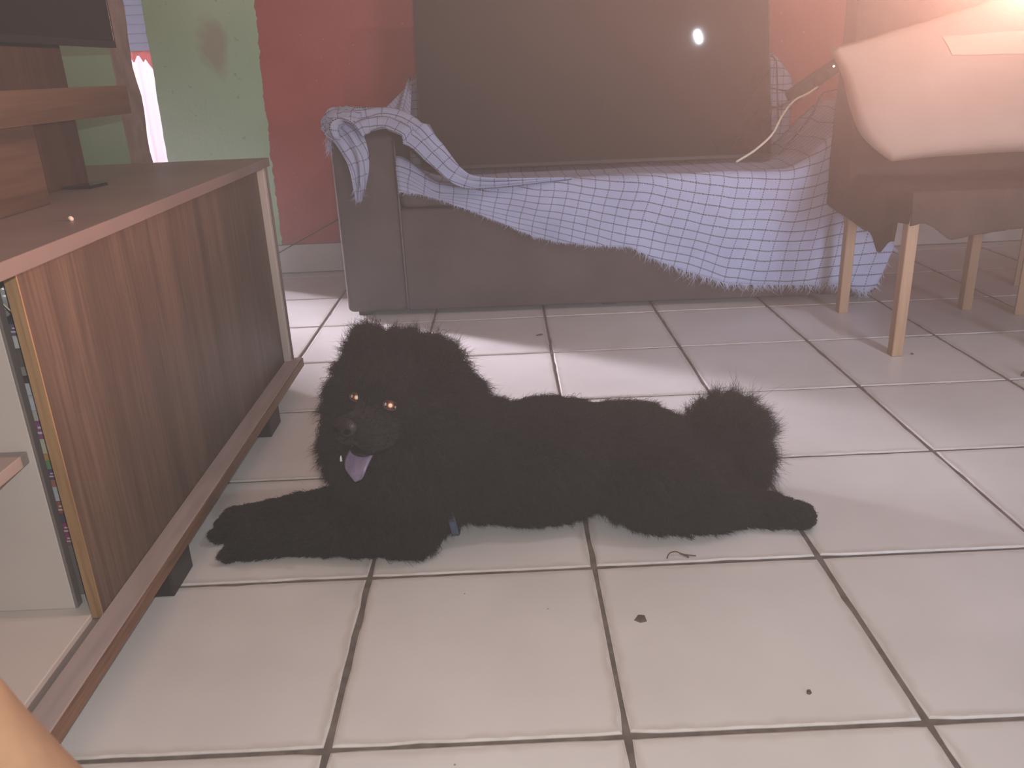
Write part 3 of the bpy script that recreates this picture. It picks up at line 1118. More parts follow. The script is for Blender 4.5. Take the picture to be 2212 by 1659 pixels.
ch = chair('square beech dining chair buried under the dark blanket and pillow', (2.475, 1.70, 0), math.radians(-1.5),
           [(-0.215, -0.235, 0.43), (0.215, -0.235, 0.43), (-0.205, 0.235, 0.43), (0.215, 0.215, 0.43)], None)
boxo('seat', (-0.235, -0.25, 0.43), (0.235, 0.245, 0.462), M_beech, ch, 0.008, 2)
for s in (-1, 1):
    bm = bmesh.new()
    tube(bm, [(s * 0.205, 0.235, 0.46), (s * 0.205, 0.245, 0.70), (s * 0.205, 0.262, 0.985)], 0.017, 6)
    link('back_post', bm, M_beech, ch)
for z in (0.62, 0.78, 0.94):
    boxo('back_rail', (-0.19, 0.236, z), (0.19, 0.256, z + 0.05), M_beech, ch, 0.003, 1)
ch2 = chair('second beech chair, one leg showing at the right edge', (3.115, 1.902, 0), math.radians(-30),
            [(-0.20, -0.21, 0.43), (0.20, -0.21, 0.43), (-0.20, 0.21, 0.43), (0.20, 0.21, 0.43)], None)
boxo('seat', (-0.225, -0.23, 0.43), (0.225, 0.23, 0.462), M_beech, ch2, 0.008, 2)
for s in (-1, 1):
    bm = bmesh.new()
    tube(bm, [(s * 0.20, 0.21, 0.46), (s * 0.20, 0.22, 0.70), (s * 0.20, 0.235, 0.93)], 0.016, 6)
    link('back_post', bm, M_beech, ch2)
for z in (0.62, 0.86):
    boxo('back_rail', (-0.185, 0.212, z), (0.185, 0.232, z + 0.05), M_beech, ch2, 0.003, 1)

# dark blanket over the first chair
M_dark = noisy('dark_blanket', (0.055, 0.034, 0.027), (0.085, 0.054, 0.043), 6, 0.95, bmp=0.4, bscale=120, spec=0.1)
bm = bmesh.new()
cols = []
NY = 46
for i in range(NY + 1):
    t = i / NY
    y = 1.432 + (1.985 - 1.432) * t
    h = 0.490 + 0.585 * smoothstep(0.70, 0.90, t)
    hl = interp(t, [0, 0.12, 0.30, 0.45, 0.6, 0.8, 1.0], [0.40, 0.395, 0.352, 0.338, 0.350, 0.362, 0.375])
    hr = 0.37
    row = []
    xl, xr = 2.238 - 0.022 * t, 2.80
    for k in range(15):
        q = k / 14
        z = hl + (h - 0.02 - hl) * q
        row.append(Vector((xl - 0.006 - 0.010 * nz(y * 9, z * 3, 1.0) - 0.006 * (1 - q), y + 0.004 * nz(z * 9, y * 4), z)))
    for k in range(21):
        q = k / 20
        row.append(Vector((xl + 0.012 + (xr - xl - 0.024) * q, y, h + 0.008 * nz(q * 5, y * 6) - 0.01 * math.sin(q * math.pi))))
    for k in range(15):
        q = k / 14
        z = h - 0.02 + (hr - h + 0.02) * q
        row.append(Vector((xr + 0.006, y, z)))
    cols.append(row)
uvl = bm.loops.layers.uv.new('UVMap')
grid_mesh(bm, cols, arc_uv(cols), uvl)
# front apron with a ragged, sagging hem
cols = []
for i in range(53):
    q = i / 52
    x = 2.226 + (2.806 - 2.226) * q
    hem = interp(x, [2.22, 2.262, 2.29, 2.345, 2.40, 2.48, 2.60, 2.83], [0.395, 0.405, 0.392, 0.352, 0.362, 0.372, 0.380, 0.37]) + 0.003 * nz(x * 60, 1)
    row = []
    for k in range(13):
        t = k / 12
        z = 0.488 + (hem - 0.488) * t
        row.append(Vector((x, 1.432 - 0.010 * math.sin(min(t, .5) * math.pi) - 0.008 * nz(x * 8, z * 5), z)))
    cols.append(row)
grid_mesh(bm, cols, arc_uv(cols), uvl)
# back side
cols = []
for i in range(31):
    q = i / 30
    x = 2.212 + (2.806 - 2.212) * q
    row = []
    for k in range(15):
        t = k / 14
        z = 1.075 + (0.375 - 1.075) * t
        row.append(Vector((x, 1.990 + 0.008 * nz(x * 8, z * 5), z)))
    cols.append(row)
grid_mesh(bm, cols, arc_uv(cols), uvl)
# pointed corner hanging below the left hem
cols = []
for i in range(11):
    q = i / 10
    y = 1.52 + 0.20 * q
    dip = 0.335 - 0.052 * math.exp(-((q - 0.45) / 0.22) ** 2)
    cols.append([Vector((2.237 - 0.001 * k, y, 0.40 + (dip - 0.40) * k / 5)) for k in range(6)])
grid_mesh(bm, cols, arc_uv(cols), uvl)
dark = link('dark_blanket', bm, M_dark, smooth=True)
tag(dark, 'dark brown blanket draped over the dining chair down to its legs', 'blanket')
sm = dark.modifiers.new('thick', 'SOLIDIFY')
sm.thickness = 0.004
sm.offset = 0

# beige pillow propped on the chair
M_pil = noisy('beige_cotton', (0.45, 0.305, 0.235), (0.52, 0.36, 0.28), 3, 0.9, bmp=0.3, bscale=60, spec=0.1)
M_band = noisy('pale_band', (0.62, 0.47, 0.34), (0.68, 0.52, 0.38), 5, 0.9, spec=0.1)
pil = thing('pillow', 'large beige pillow with a lighter band propped on the draped chair', 'pillow', (2.5, 1.66, 0.505))


def pil_surf(u, v, side):
    """u along the long edge (left to right), v bottom to top; side +1 towards the viewer"""
    BL, BR, TL, TR = Vector((2.225, 1.575, 0.557)), Vector((3.02, 1.50, 0.548)), Vector((2.074, 1.735, 0.874)), Vector((2.94, 1.80, 1.11))
    p = BL.lerp(BR, u).lerp(TL.lerp(TR, u), v)
    pu, pv = 4 * u * (1 - u), 4 * v * (1 - v)
    # edges bow inwards, corners stay pointed
    nrm = Vector((-0.08, -0.90, 0.42)).normalized()
    th = 0.075 * (pu ** 0.45) * (pv ** 0.45)
    cen = Vector((2.57, 1.65, 0.77))
    p.x -= 0.048 * (1 - u) ** 5 * pv * max(0.0, 1.6 - 1.95 * v)
    p.z -= 0.012 * (1 - u) ** 4 * pv
    p.z += -0.020 * pu * (2 * v - 1) + 0.004 * nz(u * 6, v * 6, side)
    return p + nrm * (side * th + 0.006 * nz(u * 5, v * 4, side * 3))


PO = Vector((2.5, 1.66, 0.505))
bm = bmesh.new()
n1, n2 = 36, 24
g1 = [[bm.verts.new(pil_surf(i / n1, k / n2, 1) - PO) for k in range(n2 + 1)] for i in range(n1 + 1)]
g2 = [[(g1[i][k] if i in (0, n1) or k in (0, n2) else bm.verts.new(pil_surf(i / n1, k / n2, -0.55) - PO)) for k in range(n2 + 1)] for i in range(n1 + 1)]
for i in range(n1):
    for k in range(n2):
        bm.faces.new((g1[i][k], g1[i + 1][k], g1[i + 1][k + 1], g1[i][k + 1]))
        try:
            bm.faces.new((g2[i][k], g2[i][k + 1], g2[i + 1][k + 1], g2[i + 1][k]))
        except ValueError:
            pass
link('cover', bm, M_pil, pil, smooth=True)
bm = bmesh.new()
g1 = []
for i in range(25):
    u = 0.315 + 0.65 * i / 24
    row = []
    for k in range(5):
        v = (0.655 - 0.47 * (u - 0.33)) + (0.150) * k / 4
        row.append(bm.verts.new(pil_surf(u, v, 1) + Vector((-0.08, -0.9, 0.42)).normalized() * 0.004 - PO))
    g1.append(row)
for i in range(24):
    for k in range(4):
        bm.faces.new((g1[i][k], g1[i + 1][k], g1[i + 1][k + 1], g1[i][k + 1]))
o = link('band', bm, M_band, pil, smooth=True)
tag(o, 'lighter band across the pillow')

# ------------------------------------------------------------------ litter on the floor
M_litter = plain('brown_litter', (0.13, 0.09, 0.065), 0.8)


def flake(name, loc, pts, h, label, cat, rz=0):
    bm = bmesh.new()
    a = [bm.verts.new((x, y, 0.0002)) for x, y in pts]
    b = [bm.verts.new((x * .8, y * .8, h * (1 + 0.5 * math.sin(k * 2.3)))) for k, (x, y) in enumerate(pts)]
    bm.faces.new(b)
    n = len(pts)
    for k in range(n):
        bm.faces.new((a[k], a[(k + 1) % n], b[(k + 1) % n], b[k]))
    o = link(name, bm, M_litter)
    o.location = loc
    o.rotation_euler = (0, 0, rz)
    return tag(o, label, cat)


leaf = [(-.014, -.002), (-.004, -.007), (.008, -.006), (.016, 0), (.008, .006), (-.006, .006)]
flake('dry_leaf', (1.198, 1.825, 0), leaf, 0.003, 'curled dark leaf scrap on the tiles in front of the sofa', 'leaf', 0.3)
flake('wood_chip', (1.289, 0.252, 0), [(-.009, -.008), (.003, -.010), (.011, -.002), (.004, .009), (-.008, .006)], 0.003, 'brown wood chip on the bare tiles in the near foreground', 'chip', -0.5)
flake('dry_leaf', (2.517, 1.252, 0), [(-.012, -.004), (0, -.012), (.014, -.008), (.018, .006), (.004, .012), (-.008, .006)], 0.012, 'brown dry leaf at the right edge of the floor', 'leaf')
flake('pebble', (1.500, 0.065, 0), [(-.004, -.002), (0, -.004), (.004, -.001), (.003, .003), (-.002, .004)], 0.003, 'tiny dark pebble on the near right tile', 'pebble')
flake('pebble', (2.305, 1.467, 0), [(-.005, -.003), (0, -.005), (.005, -.001), (.003, .004), (-.002, .005)], 0.003, 'tiny dark pebble beside the nearest chair leg', 'pebble')
bm = bmesh.new()
tube(bm, spline([(-.026, -.008, .002), (-.02, .002, .006), (-.008, .004, .008), (.004, .001, .004), (.018, -.003, .003), (.028, -.004, .002)], 20), 0.0012, 5)
tube(bm, spline([(.0, .003, .004), (.01, -.004, .003), (.014, -.008, .002)], 8), 0.0016, 5)
o = link('twig', bm, M_litter, smooth=True)
o.location = (1.391, 0.432, 0)
tag(o, 'thin bent twig on the tile joint below the dog', 'twig')

# ------------------------------------------------------------------ PERSON (knee in the near corner)
M_skin, nt, b = new_mat('skin')
n = N(nt, 'ShaderNodeTexNoise')
n.inputs['Scale'].default_value = 40
n.inputs['Detail'].default_value = 5
nt.links.new(coords(nt), n.inputs['Vector'])
nt.links.new(ramp(nt, n.outputs[0], [(0.3, (0.155, 0.098, 0.056)), (0.7, (0.195, 0.125, 0.072))]), b.inputs['Base Color'])
b.inputs['Roughness'].default_value = 0.5
b.inputs['Subsurface Weight'].default_value = 0.15
b.inputs['Subsurface Radius'].default_value = (0.01, 0.004, 0.002)
bump(nt, b, n.outputs[0], 0.2, 0.002)


def capsule(bm, a, b_, ra, rb, seg=20, rings=9):
    """closed tapered limb segment with round ends"""
    a, b_ = Vector(a), Vector(b_)
    ax = (b_ - a)
    Lx = ax.length
    ax = ax.normalized() if Lx > 1e-6 else Vector((0, 0, 1))
    n1 = ax.orthogonal().normalized()
    n2 = ax.cross(n1)
    prof = []
    for k in range(1, 6):
        t = math.pi / 2 * k / 6
        prof.append((-ra * math.cos(t), ra * math.sin(t)))
    for k in range(rings + 1):
        q = k / rings
        prof.append((Lx * q, ra + (rb - ra) * q))
    for k in range(5, 0, -1):
        t = math.pi / 2 * k / 6
        prof.append((Lx + rb * math.cos(t), rb * math.sin(t)))
    rg = [[bm.verts.new(a + ax * s + (n1 * math.cos(2 * math.pi * j / seg) + n2 * math.sin(2 * math.pi * j / seg)) * r) for j in range(seg)] for s, r in prof]
    for p, q in zip(rg, rg[1:]):
        for j in range(seg):
            bm.faces.new((p[j], p[(j + 1) % seg], q[(j + 1) % seg], q[j]))
    p0 = bm.verts.new(a - ax * ra)
    p1 = bm.verts.new(b_ + ax * rb)
    for j in range(seg):
        bm.faces.new((rg[0][(j + 1) % seg], rg[0][j], p0))
        bm.faces.new((rg[-1][j], rg[-1][(j + 1) % seg], p1))


def ellipsoid(bm, c, r, rot=None, sub=4):
    tmp = bmesh.ops.create_icosphere(bm, subdivisions=sub, radius=1.0)
    M = Matrix.Translation(c) @ (rot.to_4x4() if rot else Matrix()) @ Matrix.Diagonal((*r, 1))
    for v in tmp['verts']:
        v.co = M @ v.co


def fuse(name, bm, voxel, smooth_it, mat, parent=None, fac=0.5):
    """one continuous skin from overlapping limb shapes"""
    me = bpy.data.meshes.new(name)
    bm.to_mesh(me)
    bm.free()
    o = bpy.data.objects.new(name, me)
    COL.objects.link(o)
    r = o.modifiers.new('r', 'REMESH')
    r.mode = 'VOXEL'
    r.voxel_size = voxel
    s = o.modifiers.new('s', 'SMOOTH')
    s.iterations = smooth_it
    s.factor = fac
    dg = bpy.context.evaluated_depsgraph_get()
    ev = o.evaluated_get(dg)
    nm = bpy.data.meshes.new_from_object(ev)
    nm.name = name
    o.modifiers.clear()
    o.data = nm
    nm.materials.clear()
    nm.materials.append(mat)
    nm.polygons.foreach_set('use_smooth', [True] * len(nm.polygons))
    o.parent = parent
    return o


per = thing('person', 'person sitting beside the cabinet, only a bare bent knee showing in the near corner', 'person', (0.80, -0.80, 0))
PP = Vector((0.80, -0.80, 0))
knee = Vector((0.778, -0.566, 0.553))
bm = bmesh.new()
capsule(bm, Vector((0.66, -1.06, 0.47)) - PP, knee - PP, 0.082, 0.058)
capsule(bm, knee - PP, Vector((0.845, -0.53, 0.33)) - PP, 0.056, 0.056)
capsule(bm, Vector((0.845, -0.53, 0.33)) - PP, Vector((0.785, -0.56, 0.07)) - PP, 0.056, 0.036)
ellipsoid(bm, Vector((0.782, -0.556, 0.558)) - PP, (0.046, 0.042, 0.046))
capsule(bm, Vector((0.785, -0.575, 0.045)) - PP, Vector((0.79, -0.40, 0.030)) - PP, 0.040, 0.030)
capsule(bm, Vector((0.79, -0.40, 0.028)) - PP, Vector((0.80, -0.36, 0.022)) - PP, 0.034, 0.022)
leg = fuse('bare_leg', bm, 0.008, 14, M_skin, per)

# ------------------------------------------------------------------ DOG
M_coat, nt, b = new_mat('black_skin')
b.inputs['Base Color'].default_value = (0.008, 0.0065, 0.006, 1)
b.inputs['Roughness'].default_value = 0.8
b.inputs['Specular IOR Level'].default_value = 0.2
n = N(nt, 'ShaderNodeTexNoise')
n.inputs['Scale'].default_value = 90
nt.links.new(coords(nt), n.inputs['Vector'])
nt.links.new(ramp(nt, n.outputs[0], [(0.3, (0.006, 0.005, 0.0045)), (0.7, (0.013, 0.010, 0.009))]), b.inputs['Base Color'])
bump(nt, b, n.outputs[0], 0.4, 0.004)
M_fur, nt, b = new_mat('black_fur')
hi = N(nt, 'ShaderNodeHairInfo')
nt.links.new(ramp(nt, hi.outputs['Random'], [(0.0, (0.010, 0.008, 0.007)), (0.75, (0.022, 0.017, 0.015)), (1.0, (0.060, 0.040, 0.032))]), b.inputs['Base Color'])
b.inputs['Roughness'].default_value = 0.55
b.inputs['Specular IOR Level'].default_value = 0.25

dog = thing('dog', 'fluffy black dog lying on the tiles with its tongue out', 'dog', (1.1, 0.6, 0))
DO = Vector((1.1, 0.6, 0))
face = Vector((-0.57, -0.82, 0.05)).normalized()
fside = Vector((0.82, -0.57, 0.0)).normalized()
fside = (fside - face * fside.dot(face)).normalized()
fup = fside.cross(face).normalized()
if fup.z < 0:
    fup = -fup
HC = Vector((0.889, 0.599, 0.2765))
FROT = Matrix((fside, -face, fup)).transposed()    # local x: dog's left (to picture right), y: back of head, z: up


def H(x, y, z):
    return HC + fside * x - face * y + fup * z - DO


bm = bmesh.new()


def E_(c, r, rot=None):
    ellipsoid(bm, Vector(c) - DO, r, rot, 4)


def C_(a, b_, ra, rb):
    capsule(bm, Vector(a) - DO, Vector(b_) - DO, ra, rb)


# trunk
E_((1.03, 0.640, 0.122), (0.125, 0.112, 0.110))
E_((1.16, 0.650, 0.118), (0.17, 0.118, 0.110))
E_((1.13, 0.640, 0.060), (0.15, 0.098, 0.056))
E_((1.31, 0.665, 0.105), (0.135, 0.115, 0.100))
E_((1.40, 0.650, 0.078), (0.080, 0.095, 0.072))
# chest, ruff, neck
E_((0.905, 0.590, 0.130), (0.115, 0.105, 0.120))
E_((0.915, 0.605, 0.225), (0.105, 0.105, 0.115))
# head
ellipsoid(bm, H(0, 0.005, 0.005), (0.108, 0.100, 0.092), FROT, 4)
ellipsoid(bm, H(-0.045, 0.0, -0.045), (0.080, 0.075, 0.085), FROT, 4)
ellipsoid(bm, H(0.050, 0.0, -0.045), (0.080, 0.075, 0.085), FROT, 4)
ellipsoid(bm, H(0, -0.045, -0.010), (0.078, 0.052, 0.056), FROT, 4)
ellipsoid(bm, H(0.0, -0.104, -0.018), (0.044, 0.052, 0.030), FROT, 4)      # muzzle
ellipsoid(bm, H(0.026, -0.104, -0.028), (0.031, 0.047, 0.028), FROT, 3)
ellipsoid(bm, H(-0.026, -0.104, -0.028), (0.031, 0.047, 0.028), FROT, 3)
ellipsoid(bm, H(0.0, -0.075, -0.080), (0.040, 0.056, 0.016), FROT, 3)       # lower jaw
ellipsoid(bm, H(0.0, -0.052, 0.046), (0.062, 0.030, 0.028), FROT, 3)        # brow
ellipsoid(bm, H(0.0, 0.01, 0.085), (0.060, 0.030, 0.035), FROT, 3)          # crown
E_((0.800, 0.625, 0.260), (0.046, 0.050, 0.085))
E_((0.80, 0.580, 0.165), (0.056, 0.055, 0.085))
E_((0.792, 0.605, 0.215), (0.048, 0.050, 0.075))                             # cheek ruff
E_((0.975, 0.585, 0.235), (0.055, 0.075, 0.085))
# ears: small, rounded, upright
for s in (-1, 1):
    ellipsoid(bm, H(s * 0.078 - 0.006, 0.012, 0.074), (0.042, 0.024, 0.038), FROT, 3)
# near front leg, far front leg
C_((0.920, 0.595, 0.100), (0.890, 0.515, 0.050), 0.055, 0.046)
C_((0.895, 0.515, 0.050), (0.640, 0.522, 0.036), 0.044, 0.032)
C_((0.640, 0.522, 0.034), (0.580, 0.520, 0.030), 0.032, 0.034)
C_((0.93, 0.64, 0.080), (0.78, 0.618, 0.055), 0.058, 0.042)
C_((0.78, 0.618, 0.052), (0.600, 0.607, 0.036), 0.040, 0.031)
C_((0.600, 0.607, 0.034), (0.535, 0.596, 0.030), 0.031, 0.033)
for cx, cy in ((0.556, 0.520), (0.511, 0.594)):     # toes
    for q in (-1.5, -0.5, 0.5, 1.5):
        E_((cx + 0.006 * (1.5 - abs(q)) - 0.006, cy + q * 0.0155, 0.019), (0.023, 0.0105, 0.017))
# near thigh folded, hock and hind foot stretched back
E_((1.375, 0.572, 0.082), (0.118, 0.072, 0.076))
E_((1.42, 0.56, 0.06), (0.095, 0.060, 0.054))
C_((1.45, 0.555, 0.055), (1.545, 0.560, 0.038), 0.050, 0.034)
C_((1.545, 0.560, 0.036), (1.640, 0.532, 0.027), 0.032, 0.026)
E_((1.640, 0.532, 0.022), (0.028, 0.026, 0.020))
# far hind leg tucked behind
E_((1.40, 0.735, 0.07), (0.11, 0.05, 0.065))
# tail: curl carried over the rump
C_((1.45, 0.675, 0.085), (1.51, 0.700, 0.115), 0.042, 0.050)
E_((1.535, 0.705, 0.120), (0.058, 0.052, 0.056))
E_((1.55, 0.690, 0.080), (0.048, 0.048, 0.042))
body = fuse('body', bm, 0.0065, 8, M_coat, dog)
bme = body.data
nv = len(bme.vertices)
vco = np.empty(nv * 3, np.float32)
bme.vertices.foreach_get('co', vco)
vco = vco.reshape(-1, 3)
vco[:, 2] = np.maximum(vco[:, 2], 0.002)
bme.vertices.foreach_set('co', vco.reshape(-1))
bme.update()
bme.calc_loop_triangles()
nt_ = len(bme.loop_triangles)
tri = np.empty(nt_ * 3, np.int32)
bme.loop_triangles.foreach_get('vertices', tri)
tri = tri.reshape(-1, 3)
vn = np.empty(nv * 3, np.float32)
bme.vertices.foreach_get('normal', vn)
vn = vn.reshape(-1, 3)

# fur anchors in world space: position, length, flow, lift (0 lies flat .. 1 stands off), weight
fu = [  # (pos, len, flow, lift)
    (H(0, -0.150, -0.02) + DO, 0.004, -face, 0.15), (H(0.03, -0.130, -0.025) + DO, 0.005, -face, 0.15), (H(-0.03, -0.130, -0.025) + DO, 0.005, -face, 0.15), (H(0.045, -0.10, -0.03) + DO, 0.006, -face, 0.15), (H(-0.045, -0.10, -0.03) + DO, 0.006, -face, 0.15),
    (H(0.055, -0.095, -0.03) + DO, 0.008, -face + fside * .3, 0.25), (H(-0.055, -0.095, -0.03) + DO, 0.008, -face - fside * .3, 0.25),
    (H(0, -0.105, 0.012) + DO, 0.006, fup - face, 0.25), (H(0.041, -0.095, 0.03) + DO, 0.007, fup * .6 + fside * .6 - face * .5, 0.2), (H(-0.041, -0.095, 0.03) + DO, 0.007, fup * .6 - fside * .6 - face * .5, 0.2),
    (H(0.041, -0.095, 0.012) + DO, 0.006, fside * .6 - face * .7 - fup * .2, 0.2), (H(-0.041, -0.095, 0.012) + DO, 0.006, -fside * .6 - face * .7 - fup * .2, 0.2),
    (H(0.07, -0.07, -0.01) + DO, 0.014, fside - face * .6, 0.3), (H(-0.07, -0.07, -0.01) + DO, 0.014, -fside - face * .6, 0.3),
    (H(0, -0.07, 0.075) + DO, 0.020, fup, 0.5), (H(0, -0.02, 0.10) + DO, 0.030, fup - face * .3, 0.75),
    (H(0.074, 0.01, 0.115) + DO, 0.042, fup + fside * .3, 0.85), (H(-0.084, 0.01, 0.115) + DO, 0.042, fup - fside * .5, 0.85),
    (H(0.12, 0.01, 0.04) + DO, 0.050, fside - face * .5 - fup * .3, 0.7), (H(-0.11, 0.0, 0.03) + DO, 0.050, -fside - fup * .2, 0.8),
    (H(-0.12, 0.0, -0.05) + DO, 0.052, -fside - fup * .5, 0.75), (H(-0.10, -0.04, -0.09) + DO, 0.044, -fside * .7 - fup, 0.6),
    (H(0.11, -0.02, -0.06) + DO, 0.044, fside * .7 - fup * .7, 0.6), (H(0.06, -0.07, -0.09) + DO, 0.026, fside * .3 - fup, 0.4),
    (Vector((0.755, 0.62, 0.27)), 0.042, Vector((-1, -.1, -.15)), 0.8), (Vector((0.74, 0.60, 0.20)), 0.048, Vector((-1, -.2, -.5)), 0.75),
    (H(0.0, -0.10, -0.085) + DO, 0.008, -fup - face * .4, 0.3), (H(0.0, -0.07, -0.12) + DO, 0.020, -fup, 0.5),
    (Vector((0.87, 0.50, 0.13)), 0.042, Vector((-.2, -.3, -1)), 0.5), (Vector((0.80, 0.53, 0.12)), 0.040, Vector((-.5, -.2, -1)), 0.5),
    (Vector((0.95, 0.55, 0.25)), 0.048, Vector((1, -.2, -.6)), 0.6), (Vector((1.0, 0.6, 0.28)), 0.045, Vector((1, 0, -.4)), 0.6),
    (Vector((0.95, 0.68, 0.32)), 0.045, Vector((1, 0.3, 0.2)), 0.7),
    (Vector((1.15, 0.62, 0.235)), 0.026, Vector((1, 0, -.1)), 0.45), (Vector((1.30, 0.62, 0.205)), 0.026, Vector((1, 0, -.1)), 0.45),
    (Vector((1.10, 0.56, 0.10)), 0.028, Vector((1, -.2, -.8)), 0.45), (Vector((1.25, 0.56, 0.08)), 0.028, Vector((.8, -.2, -.8)), 0.45),
    (Vector((1.10, 0.56, 0.01)), 0.022, Vector((.5, -.6, -.5)), 0.5), (Vector((1.25, 0.56, 0.01)), 0.022, Vector((.5, -.6, -.5)), 0.5),
    (Vector((1.38, 0.51, 0.08)), 0.030, Vector((.6, -.3, -.8)), 0.5), (Vector((1.40, 0.50, 0.02)), 0.026, Vector((.4, -.8, -.4)), 0.55),
    (Vector((1.42, 0.62, 0.15)), 0.032, Vector((1, 0, .1)), 0.5), (Vector((1.47, 0.56, 0.09)), 0.034, Vector((1, -.2, -.4)), 0.6),
    (Vector((1.55, 0.55, 0.05)), 0.018, Vector((1, 0, 0)), 0.4), (Vector((1.64, 0.53, 0.03)), 0.009, Vector((1, 0, -.1)), 0.35),
    (Vector((1.535, 0.70, 0.18)), 0.064, Vector((.25, .1, 1)), 0.95), (Vector((1.58, 0.70, 0.14)), 0.058, Vector((1, 0, .35)), 0.95),
    (Vector((1.57, 0.66, 0.07)), 0.060, Vector((.6, -.2, -.8)), 0.8), (Vector((1.50, 0.66, 0.12)), 0.045, Vector((.6, -.5, -.2)), 0.6),
    (Vector((0.90, 0.50, 0.04)), 0.030, Vector((.3, -.6, -.6)), 0.45), (Vector((0.80, 0.50, 0.04)), 0.020, Vector((.5, -.5, -.5)), 0.4),
    (Vector((0.70, 0.52, 0.05)), 0.012, Vector((-1, -.2, 0)), 0.3), (Vector((0.58, 0.52, 0.04)), 0.009, Vector((-1, 0, -.1)), 0.35), (Vector((0.54, 0.51, 0.02)), 0.010, Vector((-1, -.2, -.2)), 0.4),
    (Vector((0.72, 0.61, 0.07)), 0.014, Vector((-1, 0, 0)), 0.3), (Vector((0.53, 0.60, 0.04)), 0.009, Vector((-1, 0, -.1)), 0.35), (Vector((0.50, 0.59, 0.02)), 0.010, Vector((-1, -.1, -.2)), 0.4),
]
aP = np.array([tuple(a[0]) for a in fu])
aL = np.array([a[1] for a in fu])
aF = np.array([tuple(Vector(a[2]).normalized()) for a in fu])
aU = np.array([a[3] for a in fu])
# root scattering
A = vco[tri[:, 0]]
B = vco[tri[:, 1]]
Cc = vco[tri[:, 2]]
area = np.linalg.norm(np.cross(B - A, Cc - A), axis=1) / 2
cen = (A + B + Cc) / 3 + np.array(DO)
dens = np.ones(len(area))
dens[cen[:, 2] < 0.006] = 0.15
NS = 270000
pr_ = area * dens
pick = RNG.choice(len(area), NS, p=pr_ / pr_.sum())
u1 = np.sqrt(RNG.random(NS))
u2 = RNG.random(NS)
w0, w1, w2 = (1 - u1)[:, None], (u1 * (1 - u2))[:, None], (u1 * u2)[:, None]
root = A[pick] * w0 + B[pick] * w1 + Cc[pick] * w2
nor = vn[tri[pick, 0]] * w0 + vn[tri[pick, 1]] * w1 + vn[tri[pick, 2]] * w2
nor /= np.linalg.norm(nor, axis=1)[:, None]
rw = root + np.array(DO)
length = np.zeros(NS)
flow = np.zeros((NS, 3))
lift = np.zeros(NS)
for s in range(0, NS, 20000):
    q = rw[s:s + 20000]
    d2 = ((q[:, None, :] - aP[None]) ** 2).sum(2)
    ww = 1 / (d2 + 0.0006) ** 2.2
    ww /= ww.sum(1)[:, None]
    length[s:s + 20000] = ww @ aL
    flow[s:s + 20000] = ww @ aF
    lift[s:s + 20000] = ww @ aU
flow -= nor * (flow * nor).sum(1)[:, None]
flow /= np.linalg.norm(flow, axis=1)[:, None] + 1e-6
length *= RNG.uniform(0.6, 1.12, NS) * np.where(RNG.random(NS) < 0.03, 1.35, 1.0)
# keep the eyes, nose and mouth clear
eyes = [H(0.041, -0.090, 0.022), H(-0.041, -0.090, 0.022)]
keep = np.ones(NS, bool)
for e in eyes:
    keep &= np.linalg.norm(root - np.array(e), axis=1) > 0.0135
nose_c = H(0, -0.156, -0.006)
keep &= np.linalg.norm(root - np.array(nose_c), axis=1) > 0.017
keep &= np.linalg.norm(root - np.array(H(0, -0.130, -0.062)), axis=1) > 0.018
dirv = nor * lift[:, None] + flow * (1 - lift * 0.55)[:, None]
dirv /= np.linalg.norm(dirv, axis=1)[:, None]
# clumps: every strand leans to its clump centre's tip
ncl = 5200
ci = RNG.choice(NS, ncl, replace=False)
kd = KDTree(ncl)
for k, i in enumerate(ci):
    kd.insert(root[i], k)
kd.balance()
near = np.array([kd.find(r_)[1] for r_ in root])
cj = ci[near]
wob = RNG.normal(0, 0.20, (NS, 3))
clwob = RNG.normal(0, 0.22, (ncl, 3))[near]
tip_dir = dirv + wob * 0.6 + clwob
tip_dir /= np.linalg.norm(tip_dir, axis=1)[:, None]
tip = root + tip_dir * length[:, None]
cl_tip = root[cj] + (dirv[cj] + clwob) * length[cj][:, None]
tip = tip * 0.66 + cl_tip * 0.34
curl = RNG.normal(0, 1, (NS, 3)) * (length * 0.15)[:, None]
npt = 6
P_ = np.zeros((NS, npt, 3))
for k in range(npt):
    t = k / (npt - 1)
    base = root * (1 - t) + tip * t
    # leave the skin along the normal first, then fall into the flow
    base = base + nor * (length * 0.42 * t * (1 - t))[:, None]
    base = base + curl * math.sin(t * math.pi * 1.5)
    base[:, 2] = np.maximum(base[:, 2] - length * 0.10 * t * t, 0.0012)
    P_[:, k] = base
P_[:, 0] -= nor * 0.001
tc_ = np.array(H(0.004, -0.150, -0.082))
for k in (2, 4, 5):
    keep &= np.linalg.norm((P_[:, k] - tc_) / np.array([1.0, 1.0, 1.25]), axis=1) > 0.030
P_ = P_[keep]
r0 = np.clip(0.00028 + 0.0042 * length[keep], 0.00030, 0.00046)
mz = np.linalg.norm((root[keep] - np.array(H(0.0, -0.115, -0.025))) / np.array([1.0, 1.0, 0.8]), axis=1) < 0.062
fur = strands('fur', None, P_[~mz], r0[~mz], M_fur, dog, npt)
tag(fur, kind='stuff')
M_mfur, nt, b = new_mat('muzzle_fur')
hi = N(nt, 'ShaderNodeHairInfo')
nt.links.new(ramp(nt, hi.outputs['Random'], [(0.0, (0.022, 0.019, 0.018)), (1.0, (0.055, 0.048, 0.045))]), b.inputs['Base Color'])
b.inputs['Roughness'].default_value = 0.5
b.inputs['Specular IOR Level'].default_value = 0.3
mfur = strands('muzzle_fur', None, P_[mz], r0[mz] * 0.9, M_mfur, dog, npt)
tag(mfur, 'short greyer fur on the muzzle', kind='stuff')

